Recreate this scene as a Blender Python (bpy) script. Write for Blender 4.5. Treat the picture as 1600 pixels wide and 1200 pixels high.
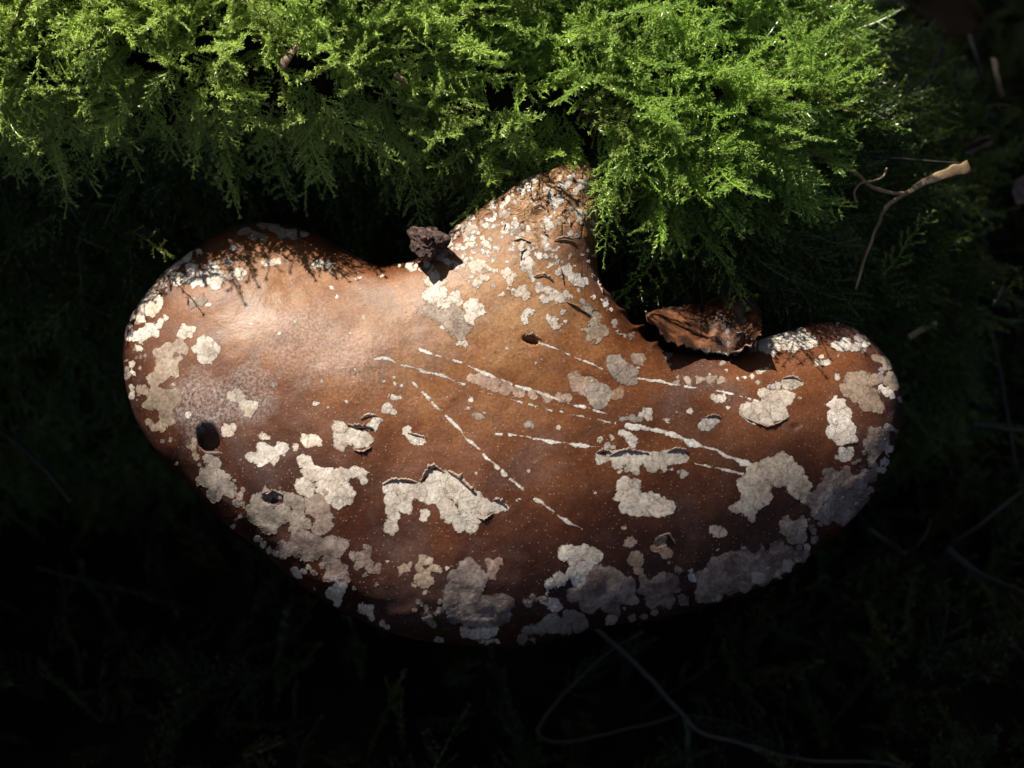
import bpy, bmesh, math, random
import numpy as np
from mathutils import Vector, Matrix, Euler, Quaternion, noise
from mathutils.bvhtree import BVHTree

for o in list(bpy.data.objects):
    bpy.data.objects.remove(o)
scene = bpy.context.scene
COL = scene.collection
random.seed(7)
RNG = np.random.default_rng(7)

# ------------------------------------------------------------------ camera
F = 1600 * 60 / 36.0                       # focal length in photo pixels
DIST, PITCH = .395, math.radians(50)
CAM = np.array([0, -DIST * math.cos(PITCH), DIST * math.sin(PITCH)])
FW = np.array([0, math.cos(PITCH), -math.sin(PITCH)])
UP = np.array([0, math.sin(PITCH), math.cos(PITCH)])
RT = np.array([1., 0, 0])
cd = bpy.data.cameras.new('camera')
cam = bpy.data.objects.new('camera', cd)
COL.objects.link(cam)
cam.location = CAM
cam.rotation_euler = (math.pi / 2 - PITCH, 0, 0)
cd.lens, cd.sensor_width = 60, 36
cd.clip_start, cd.clip_end = .01, 500
cd.dof.use_dof = True
cd.dof.focus_distance = .400
cd.dof.aperture_fstop = 13
scene.camera = cam

# ------------------------------------------------------------------ light
SUN = Vector((-.42, .48, .77)).normalized()          # towards the sun: behind the log, from the left
elev, azim = math.asin(SUN.z), math.atan2(SUN.x, SUN.y)
w = bpy.data.worlds.new('World')
scene.world = w
w.use_nodes = True
nt = w.node_tree
sky = nt.nodes.new('ShaderNodeTexSky')
sky.sky_type = 'NISHITA'
sky.sun_disc = False
sky.sun_elevation = elev
sky.sun_rotation = azim
sky.dust_density = 6.0
sky.ozone_density = .2
sky.air_density = .7
nt.links.new(sky.outputs[0], nt.nodes['Background'].inputs[0])
nt.nodes['Background'].inputs[1].default_value = .05
sl = bpy.data.lights.new('sun', 'SUN')
sl.energy, sl.angle, sl.color = 5.0, math.radians(.5), (1, .94, .84)
sun = bpy.data.objects.new('sun', sl)
COL.objects.link(sun)
sun.rotation_euler = SUN.to_track_quat('Z', 'Y').to_euler()
vs = scene.view_settings
vs.view_transform, vs.look, vs.gamma, vs.exposure = 'Standard', 'None', 1, 1.4
vs.use_curve_mapping = False
scene.render.engine = 'CYCLES'
scene.cycles.use_denoising = True
scene.cycles.max_bounces = 4
scene.cycles.diffuse_bounces = 2
scene.cycles.glossy_bounces = 2
scene.cycles.transmission_bounces = 3
scene.cycles.use_adaptive_sampling = True
scene.cycles.adaptive_threshold = .03
scene.cycles.transparent_max_bounces = 4
scene.cycles.caustics_reflective = scene.cycles.caustics_refractive = False

# ------------------------------------------------------------------ helpers
def ray(px, py):
    return FW + ((px - 800) / F) * RT - ((py - 600) / F) * UP

def at_depth(px, py, dep):                            # point at a distance along the view axis
    return Vector(CAM + ray(px, py) * dep)

def at_z(px, py, z):
    d = ray(px, py)
    return Vector(CAM + d * ((z - CAM[2]) / d[2]))

def at_y(px, py, y):
    d = ray(px, py)
    return Vector(CAM + d * ((y - CAM[1]) / d[1]))

def ss(a, b, x):
    t = np.clip((x - a) / (b - a), 0, 1)
    return t * t * (3 - 2 * t)

def mesh_obj(name, verts, faces, mat, parent=None, smooth=True):
    me = bpy.data.meshes.new(name)
    me.from_pydata([tuple(v) for v in verts], [], [tuple(f) for f in faces])
    if mat: me.materials.append(mat)
    if smooth: me.polygons.foreach_set('use_smooth', [True] * len(me.polygons))
    me.update()
    o = bpy.data.objects.new(name, me)
    COL.objects.link(o)
    if parent: o.parent = parent
    return o

def tag(o, label=None, cat=None, group=None, kind=None):
    if label: o['label'] = label
    if cat: o['category'] = cat
    if group: o['group'] = group
    if kind: o['kind'] = kind
    return o

def empty(name, loc=(0, 0, 0)):
    o = bpy.data.objects.new(name, None)
    o.empty_display_size = .01
    o.location = loc
    COL.objects.link(o)
    return o

def put_under(child, parent):                         # parent without moving the child
    child.parent = parent
    child.matrix_parent_inverse = Matrix.Translation(-Vector(parent.location))

class NT:
    """small node-tree writer"""
    def __init__(s, name):
        s.m = bpy.data.materials.new(name)
        s.m.use_nodes = True
        s.t = s.m.node_tree
        s.b = s.t.nodes['Principled BSDF']
        s.out = s.t.nodes['Material Output']
        s.co = s.t.nodes.new('ShaderNodeTexCoord').outputs['Object']
    def n(s, typ, ins=None, **kw):
        k = s.t.nodes.new(typ)
        for a, v in kw.items(): setattr(k, a, v)
        for a, v in (ins or {}).items():
            if hasattr(v, 'is_output'): s.t.links.new(v, k.inputs[a])
            else: k.inputs[a].default_value = v
        return k
    def noise(s, scale, detail=4, rough=.55, dist=0, co=None):
        return s.n('ShaderNodeTexNoise', {'Vector': co or s.co, 'Scale': scale, 'Detail': detail, 'Roughness': rough, 'Distortion': dist}).outputs[0]
    def voro(s, scale, feature='F1', rand=1, co=None):
        return s.n('ShaderNodeTexVoronoi', {'Vector': co or s.co, 'Scale': scale, 'Randomness': rand}, feature=feature)
    def ramp(s, fac, stops, interp='LINEAR'):
        r = s.n('ShaderNodeValToRGB', {'Fac': fac})
        e = r.color_ramp.elements
        r.color_ramp.interpolation = interp
        while len(e) < len(stops): e.new(.5)
        for k, (p, c) in zip(e, stops):
            k.position = p
            k.color = (*c, 1) if hasattr(c, '__len__') else (c, c, c, 1)
        return r.outputs[0]
    def mix(s, fac, a, b, typ='MIX'):
        k = s.n('ShaderNodeMix', data_type='RGBA', blend_type=typ)
        for i, v in ((0, fac), (6, a), (7, b)):
            if hasattr(v, 'is_output'): s.t.links.new(v, k.inputs[i])
            else: k.inputs[i].default_value = v if i == 0 else (*v, 1)
        return k.outputs[2]
    def math(s, op, a, b=0., c=0.):
        k = s.n('ShaderNodeMath', operation=op)
        for i, v in enumerate((a, b, c)):
            if hasattr(v, 'is_output'): s.t.links.new(v, k.inputs[i])
            else: k.inputs[i].default_value = v
        return k.outputs[0]
    def attr(s, name):
        return s.n('ShaderNodeAttribute', attribute_name=name).outputs['Fac']
    def rnd(s):
        return s.n('ShaderNodeObjectInfo').outputs['Random']
    def bump(s, h, dist, strength=1., prev=None):
        ins = {'Height': h, 'Distance': dist, 'Strength': strength}
        if prev: ins['Normal'] = prev
        return s.n('ShaderNodeBump', ins).outputs[0]
    def set(s, **kw):
        for a, v in kw.items():
            a = {'color': 'Base Color', 'rough': 'Roughness', 'normal': 'Normal', 'spec': 'Specular IOR Level',
                 'coat': 'Coat Weight', 'coat_rough': 'Coat Roughness', 'sss': 'Subsurface Weight'}.get(a, a)
            i = s.b.inputs[a]
            if hasattr(v, 'is_output'): s.t.links.new(v, i)
            else: i.default_value = (*v, 1) if hasattr(v, '__len__') and len(v) == 3 and i.type == 'RGBA' else v
        return s.m

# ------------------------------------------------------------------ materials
SHEEN_BLOOM = [(-.0735, -.001, -.004, .010, .48), (-.062, -.001, -.001, .009, .42), (-.050, .010, .004, .013, .28), (-.036, .004, .004, .012, .25)]  # painted sheen low on the left lobe, and a waxy bloom streak
def mat_cap():
    t = NT('fungus skin')
    rim, stem = t.attr('rim'), t.attr('stem')
    big = t.noise(26, 3, .6, .6)
    med = t.noise(110, 3, .65, .3)
    fine = t.noise(1500, 2, .7)
    zone = t.math('ADD', rim, t.math('MULTIPLY', t.math('SUBTRACT', big, .5), .55))
    zone = t.math('ADD', zone, t.math('MULTIPLY', t.math('SUBTRACT', med, .5), .5))
    col = t.ramp(zone, [(.0, (.020, .0062, .0038)), (.22, (.036, .0102, .0039)), (.44, (.064, .0190, .0052)), (.62, (.092, .0295, .0085)),
                        (.80, (.148, .0580, .0190)), (1, (.225, .116, .051))])
    # purple-grey bloom in bands
    bl = t.ramp(t.noise(38, 4, .6, 1.2), [(.50, 0.), (.68, 1.)])
    col = t.mix(t.math('MULTIPLY', bl, .55), col, (0.0612, 0.0382, 0.0331))
    for cx, cy, cz, rad, amt in SHEEN_BLOOM:  # pale sheen mixed into the skin colour
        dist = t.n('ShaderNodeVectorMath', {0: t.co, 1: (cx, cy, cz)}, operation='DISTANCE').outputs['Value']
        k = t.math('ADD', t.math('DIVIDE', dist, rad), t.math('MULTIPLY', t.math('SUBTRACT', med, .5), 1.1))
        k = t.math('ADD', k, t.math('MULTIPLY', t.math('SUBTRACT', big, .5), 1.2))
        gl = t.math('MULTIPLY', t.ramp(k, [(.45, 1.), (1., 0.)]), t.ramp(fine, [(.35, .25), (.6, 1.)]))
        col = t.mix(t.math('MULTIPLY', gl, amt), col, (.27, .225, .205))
    rust = t.ramp(t.noise(55, 4, .6, .8), [(.55, 0.), (.72, 1.)])
    col = t.mix(t.math('MULTIPLY', rust, .45), col, (0.0900, 0.0266, 0.0058))
    col = t.mix(t.math('MULTIPLY', t.math('SUBTRACT', 1., stem), 0.0), col, col)
    # stem: flaky tan and grey
    sc = t.noise(260, 4, .75, .5)
    scol = t.ramp(sc, [(.30, (0.0418, 0.0209, 0.0104)), (.45, (0.1357, 0.0658, 0.0281)), (.57, (0.1984, 0.1096, 0.0522)), (.70, (0.3550, 0.2819, 0.2088))])
    col = t.mix(stem, col, scol)
    # grain
    col = t.mix(1., col, t.ramp(fine, [(.28, .62), (.5, .97), (.72, 1.32)]), 'MULTIPLY')
    # pale pore dots
    v = t.voro(1250)
    dots = t.ramp(v.outputs['Distance'], [(.10, 1.), (.22, 0.)])
    pick = t.ramp(v.outputs['Color'], [(.40, 0.), (.60, 1.)])
    dm = t.math('MULTIPLY', t.math('MULTIPLY', dots, pick), t.math('MULTIPLY', t.math('SUBTRACT', 1., stem), .5))
    col = t.mix(dm, col, (0.3450, 0.2400, 0.1575))
    # dark pin specks
    v2 = t.voro(330)
    sp = t.math('MULTIPLY', t.ramp(v2.outputs['Distance'], [(.07, 1.), (.14, 0.)]), t.ramp(v2.outputs['Color'], [(.72, 0.), (.8, 1.)]))
    col = t.mix(t.math('MULTIPLY', sp, .8), col, (.03, .015, .01))
    n3 = t.bump(t.math('ADD', t.noise(520, 4, .75), t.math('MULTIPLY', dm, .5)), .00016, .8)
    cr = t.voro(240, 'DISTANCE_TO_EDGE').outputs[0]
    n4 = t.bump(t.math('MULTIPLY', t.ramp(cr, [(0, 0.), (.10, 1.)]), stem), .0005, .9, n3)
    n5 = t.bump(t.math('MULTIPLY', sc, stem), .0018, 1., n4)
    return t.set(color=col, rough=t.ramp(t.noise(45, 3, .5), [(.35, .42), (.7, .60)]), normal=n5, spec=.19)

def mat_patch(name, stops, dark, spec=.25):
    t = NT(name)
    r = t.rnd()
    a = t.noise(200, 4, .72, .4)
    col = t.ramp(a, stops)
    v = t.voro(420, 'DISTANCE_TO_EDGE', co=t.n('ShaderNodeVectorMath', {0: t.co, 1: t.n('ShaderNodeVectorMath', {0: t.n('ShaderNodeTexNoise', {'Vector': t.co, 'Scale': 500., 'Detail': 3.}).outputs[1], 'Scale': .0045}, operation='SCALE').outputs[0]}, operation='ADD').outputs[0]).outputs[0]
    crack = t.ramp(v, [(.0, 1.), (.035, 0.)])
    crack = t.math('MULTIPLY', crack, t.ramp(t.noise(120, 2), [(.44, 0.), (.58, 1.)]))
    col = t.mix(t.math('MULTIPLY', crack, .55), col, dark)
    col = t.mix(1., col, t.ramp(t.noise(1100, 3, .75), [(.30, .55), (.5, .95), (.7, 1.18)]), 'MULTIPLY')
    col = t.mix(t.math('MULTIPLY', t.attr('edge'), .72), col, dark)
    v2 = t.voro(700)
    sp = t.math('MULTIPLY', t.ramp(v2.outputs['Distance'], [(.10, 1.), (.2, 0.)]), t.ramp(v2.outputs['Color'], [(.66, 0.), (.76, 1.)]))
    col = t.mix(t.math('MULTIPLY', sp, .6), col, dark)
    hsv = t.n('ShaderNodeHueSaturation', {'Color': col, 'Saturation': t.math('MULTIPLY_ADD', r, .35, .62), 'Value': t.math('MULTIPLY_ADD', t.math('FRACT', t.math('MULTIPLY', r, 7.3)), .35, .80)}).outputs[0]
    n3 = t.bump(t.math('ADD', t.math('MULTIPLY', crack, -.4), t.noise(650, 4, .75)), .00022, .8)
    return t.set(color=hsv, rough=.72, normal=n3, spec=spec)

def mat_moss(name, lo, hi, dry=(.10, .085, .02), tr=.45, yellow=False):
    t = NT(name)
    r = t.rnd()
    geo = t.n('ShaderNodeNewGeometry').outputs['Position']
    a = t.math('ADD', t.math('MULTIPLY', t.noise(38, 4, .6, co=geo), .75), t.math('MULTIPLY', r, .42))
    col = t.mix(t.ramp(a, [(.30, 0.), (.75, 1.)]), lo, hi)
    if yellow:                                        # a yellower growth towards one end of the log
        sx = t.n('ShaderNodeSeparateXYZ', {0: geo}).outputs[0]
        k = t.math('ADD', t.math('MULTIPLY', sx, -6.), t.math('MULTIPLY', t.noise(25, 3, .6, co=geo), .9))
        col = t.mix(t.ramp(k, [(.25, 0.), (.95, .75)]), col, (.58, .70, .17))
    col = t.mix(t.ramp(t.math('FRACT', t.math('MULTIPLY', r, 13.7)), [(.86, 0.), (.97, .7)]), col, dry)
    col = t.mix(t.math('MULTIPLY', t.attr('tip'), .6 if yellow else .35), col, (.62, .72, .30) if yellow else t.mix(.5, hi, (.26, .30, .08)))
    t.set(color=col, rough=.30, spec=.55)
    tl = t.n('ShaderNodeBsdfTranslucent', {'Color': t.mix(.35, col, (.16, .26, .02))})
    mx = t.n('ShaderNodeMixShader', {0: tr, 1: t.b.outputs[0], 2: tl.outputs[0]})
    t.t.links.new(mx.outputs[0], t.out.inputs[0])
    return t.m

def mat_simple(name, stops, scale=60, rough=.7, bscale=300, bdist=.0006, spec=.3, stretch=None):
    t = NT(name)
    co = t.co
    if stretch: co = t.n('ShaderNodeMapping', {'Vector': t.co, 'Scale': stretch}).outputs[0]
    col = t.ramp(t.noise(scale, 6, .65, .4, co), stops)
    return t.set(color=col, rough=rough, normal=t.bump(t.noise(bscale, 5, .65, co=co), bdist, .9), spec=spec)

M = {}
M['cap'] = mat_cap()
M['pale'] = mat_patch('pale crust', [(.30, (0.2442, 0.1791, 0.1262)), (.48, (0.3582, 0.2849, 0.2157)), (.66, (0.4558, 0.3907, 0.3175))], (0.0888, 0.0518, 0.0333))
M['tan'] = mat_patch('tan crust', [(.30, (0.1406, 0.0906, 0.0568)), (.5, (0.2146, 0.1487, 0.0995)), (.68, (0.2886, 0.2176, 0.1563))], (0.0740, 0.0399, 0.0249))
M['dim'] = mat_patch('grey brown crust', [(.37, (0.0880, 0.0512, 0.0374)), (.5, (0.1584, 0.1024, 0.0792)), (.63, (0.2464, 0.1746, 0.1404))], (0.0528, 0.0272, 0.0202))
M['film'] = mat_patch('thin brown film', [(.30, (.15, .078, .042)), (.5, (.22, .125, .072)), (.68, (.30, .19, .12))], (.08, .035, .02))
M['torn'] = mat_patch('torn white flesh', [(.30, (0.3192, 0.2660, 0.2128)), (.5, (0.4408, 0.3952, 0.3420)), (.7, (0.5016, 0.4712, 0.4256))], (0.1520, 0.0912, 0.0608))
M['pore'] = mat_simple('pore surface', [(.3, (.30, .24, .17)), (.6, (.48, .41, .31))], 120, .8, 900, .0002)
M['skinflap'] = mat_simple('curled skin', [(.3, (.10, .055, .035)), (.5, (.22, .15, .11)), (.7, (.40, .33, .27))], 300, .6)
M['moss'] = mat_moss('moss', (.105, .240, .018), (.33, .52, .055), yellow=True, tr=.50)
M['moss_shade'] = mat_moss('shade-toned moss', (.026, .055, .009), (.070, .108, .018), tr=.4)  # darker copy of the log moss, shade put into its colour
M['mossg'] = mat_moss('ground moss', (0.0035, 0.0086, 0.0017), (0.0095, 0.0181, 0.0035), tr=.4)  # ground moss colour lowered in place of shade
M['stalk'] = mat_simple('shade-toned stalk', [(.3, (0.0078, 0.0047, 0.0026)), (.55, (0.0181, 0.0116, 0.0061)), (.7, (0.0302, 0.0208, 0.0121))], 90, .5, 500, .0003, .4)  # stems near the soil, coloured darker in place of shade
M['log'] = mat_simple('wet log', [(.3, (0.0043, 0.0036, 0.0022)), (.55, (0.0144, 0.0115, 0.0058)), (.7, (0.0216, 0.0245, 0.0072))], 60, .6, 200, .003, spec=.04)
M['soil'] = mat_simple('soil', [(.3, (0.0029, 0.0022, 0.0018)), (.55, (0.0079, 0.0058, 0.0036)), (.72, (0.0130, 0.0108, 0.0050))], 30, .85, 90, .006, spec=.04)  # soil tone lowered further in place of shade
M['leaf'] = mat_simple('dead leaf', [(.30, (.006, .003, .002)), (.45, (.020, .0070, .003)), (.58, (.085, .030, .012)), (.72, (.17, .070, .026))], 240, .40, 500, .0004, .45)
M['tanleaf'] = mat_simple('tan leaf', [(.3, (.02, .012, .006)), (.6, (.06, .036, .018))], 90, .7, 300, .0004, .1)
M['litter'] = mat_simple('old litter', [(.3, (0.0029, 0.0018, 0.0011)), (.6, (0.0101, 0.0058, 0.0029))], 90, .7, 300, .0004, .1)
M['straw'] = mat_simple('straw', [(.3, (0.0936, 0.0540, 0.0252)), (.5, (0.1872, 0.1224, 0.0612)), (.7, (0.2592, 0.1944, 0.1080))], 90, .5, 500, .0003, .4)
M['strawdark'] = mat_simple('shade-toned old stalk', [(.3, (0.0052, 0.0035, 0.0022)), (.55, (0.0147, 0.0100, 0.0056)), (.7, (0.0259, 0.0186, 0.0112))], 80, .6, 500, .0003)  # darkened straw; on the background stems it stands in for shade
M['bark'] = mat_simple('bark crumb', [(.3, (.012, .007, .006)), (.52, (.045, .022, .016)), (.7, (.14, .075, .055))], 420, .7, 700, .0016)
M['green'] = mat_simple('grass', [(.3, (0.0035, 0.0086, 0.0026)), (.6, (0.0078, 0.0164, 0.0052))], 80, .5)
M['treeleaf'] = mat_moss('shade tree leaf', (.035, .075, .012), (.07, .12, .02), tr=.3)
M['treebark'] = mat_simple('shade tree bark', [(.3, (.05, .04, .03)), (.6, (.14, .11, .085))], 12, .9, 40, .01)
M['grit'] = mat_simple('grit', [(.3, (.02, .012, .008)), (.6, (.08, .05, .03))], 500, .6)
M['hole'] = mat_simple('bore wall', [(.3, (.035, .02, .012)), (.6, (.09, .055, .03))], 300, .8)

# ------------------------------------------------------------------ ground
def build_ground():
    # one sheet: fine near the log, coarse to the horizon
    xs = np.concatenate([-np.geomspace(150, .5, 26), np.linspace(-.45, .45, 110), np.geomspace(.5, 150, 26)])
    ys = np.concatenate([-np.geomspace(150, .4, 26), np.linspace(-.36, .66, 120), np.geomspace(.72, 150, 26)])
    V = []
    for y in ys:
        for x in xs:
            r = math.hypot(x, y)
            z = -.150 + .030 * noise.noise((x * 7, y * 7, 1.3)) + .012 * noise.noise((x * 25, y * 25, 4)) + .006 * noise.noise((x * 70, y * 70, 2))
            if r > 2: z += .25 * noise.noise((x * .15, y * .15, 9)) * min(1, (r - 2) / 8)
            if x > .06 and y > .02: z += .050 * float(ss(.06, .20, x)) * float(ss(.02, .25, y)) * max(0., 1 - r / 2)
            V.append((x, y, z))
    nx = len(xs)
    Fc = [(j * nx + i, j * nx + i + 1, (j + 1) * nx + i + 1, (j + 1) * nx + i) for j in range(len(ys) - 1) for i in range(nx - 1)]
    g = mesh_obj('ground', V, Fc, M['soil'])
    tag(g, 'dark damp woodland soil under the log', 'ground', kind='structure')
    return g
ground = build_ground()
GB = BVHTree.FromObject(ground, bpy.context.evaluated_depsgraph_get())

# ------------------------------------------------------------------ the log: a closed cross-section swept along x
PL = np.array([(.090, -.19), (.084, -.10), (.080, -.04), (.078, -.005), (.075, .012), (.070, .022), (.066, .031), (.070, .037), (.082, .042), (.103, .050),
               (.13, .055), (.165, .052), (.205, .028), (.225, -.03), (.215, -.11), (.20, -.19)])
PC = np.array([(.085, -.19), (.075, -.10), (.070, -.045), (.069, -.015), (.067, .002), (.064, .010), (.064, .016), (.069, .023), (.081, .032), (.10, .043),
               (.13, .050), (.165, .046), (.205, .022), (.225, -.03), (.215, -.11), (.20, -.19)])
PR = np.array([(.060, -.19), (.046, -.10), (.043, -.055), (.046, -.020), (.048, .000), (.052, .012), (.056, .021), (.063, .028), (.076, .034), (.10, .039),
               (.13, .040), (.16, .034), (.195, .010), (.212, -.04), (.205, -.11), (.19, -.19)])
def log_profile(x):
    if x < .0: k = float(ss(-.048, -.008, x)); p = PL * (1 - k) + PC * k
    else: k = float(ss(.012, .055, x)); p = PC * (1 - k) + PR * k
    e = float(ss(.048, .128, x))                      # broken mossy end sinks and narrows
    c = np.array([.125, -.10])
    p = c + (p - c) * np.array([1 - .45 * e, 1 - .60 * e])
    return p
def build_log():
    xs = np.concatenate([np.linspace(-.62, -.20, 40), np.linspace(-.195, .135, 120)])
    t = np.linspace(0, 15, 110)
    V = []; Fc = []
    for x in xs:
        p = log_profile(x)
        # smooth through the control points
        q = np.stack([np.interp(t, np.arange(16), p[:, k]) for k in (0, 1)], 1)
        for _ in range(6):
            q[1:-1] = (q[:-2] + q[1:-1] * 2 + q[2:]) / 4
        for (y, z) in q:
            n = .005 * noise.noise((x * 22, y * 22, z * 22)) + .0026 * noise.noise((x * 70 + 5, y * 70, z * 70))
            V.append((x, y - n * .6, z + n))
    m = len(t)
    for i in range(len(xs) - 1):
        for j in range(m - 1):
            a = i * m + j
            Fc.append((a, a + m, a + m + 1, a + 1))
    Fc.append(tuple(range(m))); Fc.append(tuple(len(V) - 1 - k for k in range(m)))
    root = empty('fallen_log', (0, .12, -.15))
    tag(root, 'fallen log wrapped in green moss, carrying the fungus', 'log')
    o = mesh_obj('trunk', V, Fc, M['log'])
    put_under(o, root)
    return root, o
log_root, log_mesh = build_log()
LB = BVHTree.FromObject(log_mesh, bpy.context.evaluated_depsgraph_get())

# ------------------------------------------------------------------ the fungus
OUT = np.array([[int(v) for v in s.split(',')] for s in '''-7716,-1184 -7992,-939 -8309,-675 -8538,-401 -8731,-117 -8930,180 -9095,484 -9228,794 -9329,1107 -9402,1421 -9448,1736 -9489,2057 -9486,2370 -9485,2689 -9404,2981 -9265,3248 -9124,3512 -8945,3756 -8793,4011 -8630,4258 -8394,4457 -8156,4649 -7940,4849 -7713,5036 -7482,5214 -7236,5374 -6996,5531 -6670,5603 -6303,5619 -5884,5561 -5485,5498 -5002,5312 -4407,4952 -3821,4547 -3332,4213 -3036,4104 -2913,4226 -2662,4149 -2478,4165 -2331,4236 -2157,4254 -2048,4396 -1939,4546 -1772,4572 -1662,4737 -1558,4928 -1409,5013 -1263,5110 -1105,5174 -955,5270 -798,5347 -639,5424 -480,5511 -321,5615 -158,5712 10,5804 179,5922 355,6011 536,6056 719,6122 904,6168 1093,6234 1286,6310 1479,6339 1672,6346 1871,6383 2052,6298 2241,6275 2092,4715 2045,3887 2080,3507 2168,3368 2222,3141 2314,3049 2422,3010 2489,2867 2558,2744 2676,2732 2777,2681 2817,2518 2866,2382 2986,2372 3172,2459 3256,2382 3183,2084 3236,1976 3433,2054 3567,2043 3581,1889 3644,1793 3815,1811 4022,1853 4204,1859 4285,1768 4646,1905 4897,1935 5149,1947 5930,2317 6578,2545 7438,2863 7934,2912 8259,2837 8515,2711 8667,2524 8824,2336 9007,2153 9130,1941 9243,1723 9309,1488 9364,1249 9397,1004 9430,761 9394,505 9340,249 9291,0 9217,-248 9116,-493 9011,-732 8904,-964 8758,-1191 8612,-1410 8468,-1620 8280,-1821 8107,-2013 7932,-2196 7748,-2369 7536,-2529 7337,-2681 7146,-2826 6991,-2971 6889,-3126 6764,-3269 6576,-3386 6390,-3495 6213,-3599 6017,-3688 5807,-3760 5614,-3832 5426,-3897 5248,-3960 5081,-4021 4916,-4076 4755,-4127 4611,-4183 4465,-4232 4326,-4280 4191,-4326 4051,-4361 3917,-4397 3783,-4426 3657,-4458 3531,-4485 3411,-4513 3293,-4539 3178,-4563 3058,-4577 2943,-4591 2829,-4600 2719,-4611 2613,-4624 2508,-4635 2406,-4646 2307,-4658 2211,-4673 2120,-4696 2030,-4720 1940,-4743 1852,-4767 1763,-4791 1675,-4814 1587,-4837 1499,-4861 1410,-4884 1322,-4908 1233,-4930 1143,-4951 1053,-4972 963,-4994 871,-5014 779,-5037 686,-5059 591,-5080 495,-5104 398,-5127 299,-5151 199,-5172 96,-5196 -7,-5212 -108,-5206 -208,-5197 -309,-5188 -412,-5180 -515,-5170 -621,-5161 -726,-5150 -836,-5143 -945,-5133 -1057,-5122 -1172,-5112 -1288,-5100 -1410,-5094 -1533,-5083 -1661,-5073 -1792,-5062 -1925,-5049 -2062,-5034 -2190,-5002 -2322,-4969 -2458,-4936 -2594,-4898 -2736,-4860 -2878,-4818 -3010,-4759 -3143,-4697 -3281,-4635 -3422,-4571 -3565,-4502 -3711,-4431 -3860,-4356 -4011,-4276 -4154,-4186 -4303,-4095 -4455,-3999 -4613,-3900 -4769,-3794 -4917,-3679 -5067,-3558 -5223,-3434 -5379,-3304 -5535,-3166 -5695,-3024 -5863,-2876 -6050,-2725 -6277,-2573 -6507,-2409 -6729,-2234 -6910,-2043 -7100,-1843 -7299,-1634 -7500,-1415'''.split()]) * 1e-5
TILT = math.radians(18)
PN = np.array([0, -math.sin(TILT), math.cos(TILT)])
PB = np.array([0, math.cos(TILT), math.sin(TILT)])
PO = np.array([0, 0, -.019])
def segdist(q, poly):
    a = poly; ab = np.roll(poly, -1, 0) - a; L = (ab ** 2).sum(1) + 1e-18; out = np.empty(len(q))
    for i in range(0, len(q), 4000):
        c = q[i:i + 4000, None] - a[None]
        t = np.clip((c * ab).sum(2) / L, 0, 1)
        out[i:i + 4000] = np.sqrt((((c - t[..., None] * ab) ** 2).sum(2)).min(1))
    return out
def inside(q, poly):
    x, y = q[:, 0], q[:, 1]; r = np.zeros(len(q), bool)
    for (x0, y0), (x1, y1) in zip(poly, np.roll(poly, -1, 0)):
        if y0 != y1: r ^= ((y0 > y) != (y1 > y)) & (x < (x1 - x0) * (y - y0) / (y1 - y0) + x0)
    return r
def gsample(g, lo, c, q):
    f = (q - lo) / c; i = np.clip(np.floor(f).astype(int), 0, np.array(g.shape) - 2); t = f - i
    a, b = i[:, 0], i[:, 1]; s, v = t[:, 0], t[:, 1]
    return g[a, b] * (1 - s) * (1 - v) + g[a + 1, b] * s * (1 - v) + g[a, b + 1] * (1 - s) * v + g[a + 1, b + 1] * s * v
def plane_of(px, py):
    d = ray(px, py); q = CAM + d * (((PO - CAM) @ PN) / (d @ PN)) - PO
    return np.array([q @ RT, q @ PB])
def swell(q, poly):
    """height of an inflated sheet over the outline (Poisson membrane), exact near the edge"""
    c = .0012
    lo = poly.min(0) - 3 * c; n = np.ceil((poly.max(0) + 3 * c - lo) / c).astype(int)
    gq = np.stack(np.meshgrid(lo[0] + np.arange(n[0]) * c, lo[1] + np.arange(n[1]) * c, indexing='ij'), 2).reshape(-1, 2)
    m = inside(gq, poly).reshape(n).astype(float); u = np.zeros(n)
    for _ in range(2500):
        u[1:-1, 1:-1] = .25 * (u[:-2, 1:-1] + u[2:, 1:-1] + u[1:-1, :-2] + u[1:-1, 2:] + c * c) * m[1:-1, 1:-1]
    gd = segdist(gq, poly).reshape(n)
    good = (m > 0) & (gd > 2.2 * c); g = np.where(good, u / np.maximum(gd, 1e-9), 0); wt = good.astype(float)
    def bl(x):
        y = x.copy(); y[1:-1, 1:-1] = (x[1:-1, 1:-1] * 2 + x[:-2, 1:-1] + x[2:, 1:-1] + x[1:-1, :-2] + x[1:-1, 2:]) / 6
        return y
    for _ in range(14):
        gn, wn = bl(g * wt), bl(wt)
        g = np.where(good, g, np.where(wn > 1e-6, gn / np.maximum(wn, 1e-9), 0)); wt = np.where(good, 1, (wn > 1e-6) * 1.)
    d = segdist(q, poly)
    k = ss(.003, .009, d)
    U = np.maximum(gsample(g, lo, c, q) * d * (1 - k) + gsample(u, lo, c, q) * k, 0)
    return np.minimum(U / u.max(), 1), d
def bend(q):
    return .017 * ss(-.018, .056, q[:, 1]) * np.exp(-((q[:, 0] - .013) / .033) ** 2)

fungus = empty('bracket_fungus', (.012, .05, .0))
tag(fungus, 'large brown kidney-shaped bracket fungus with pale peeling patches on the mossy log', 'fungus')

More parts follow.
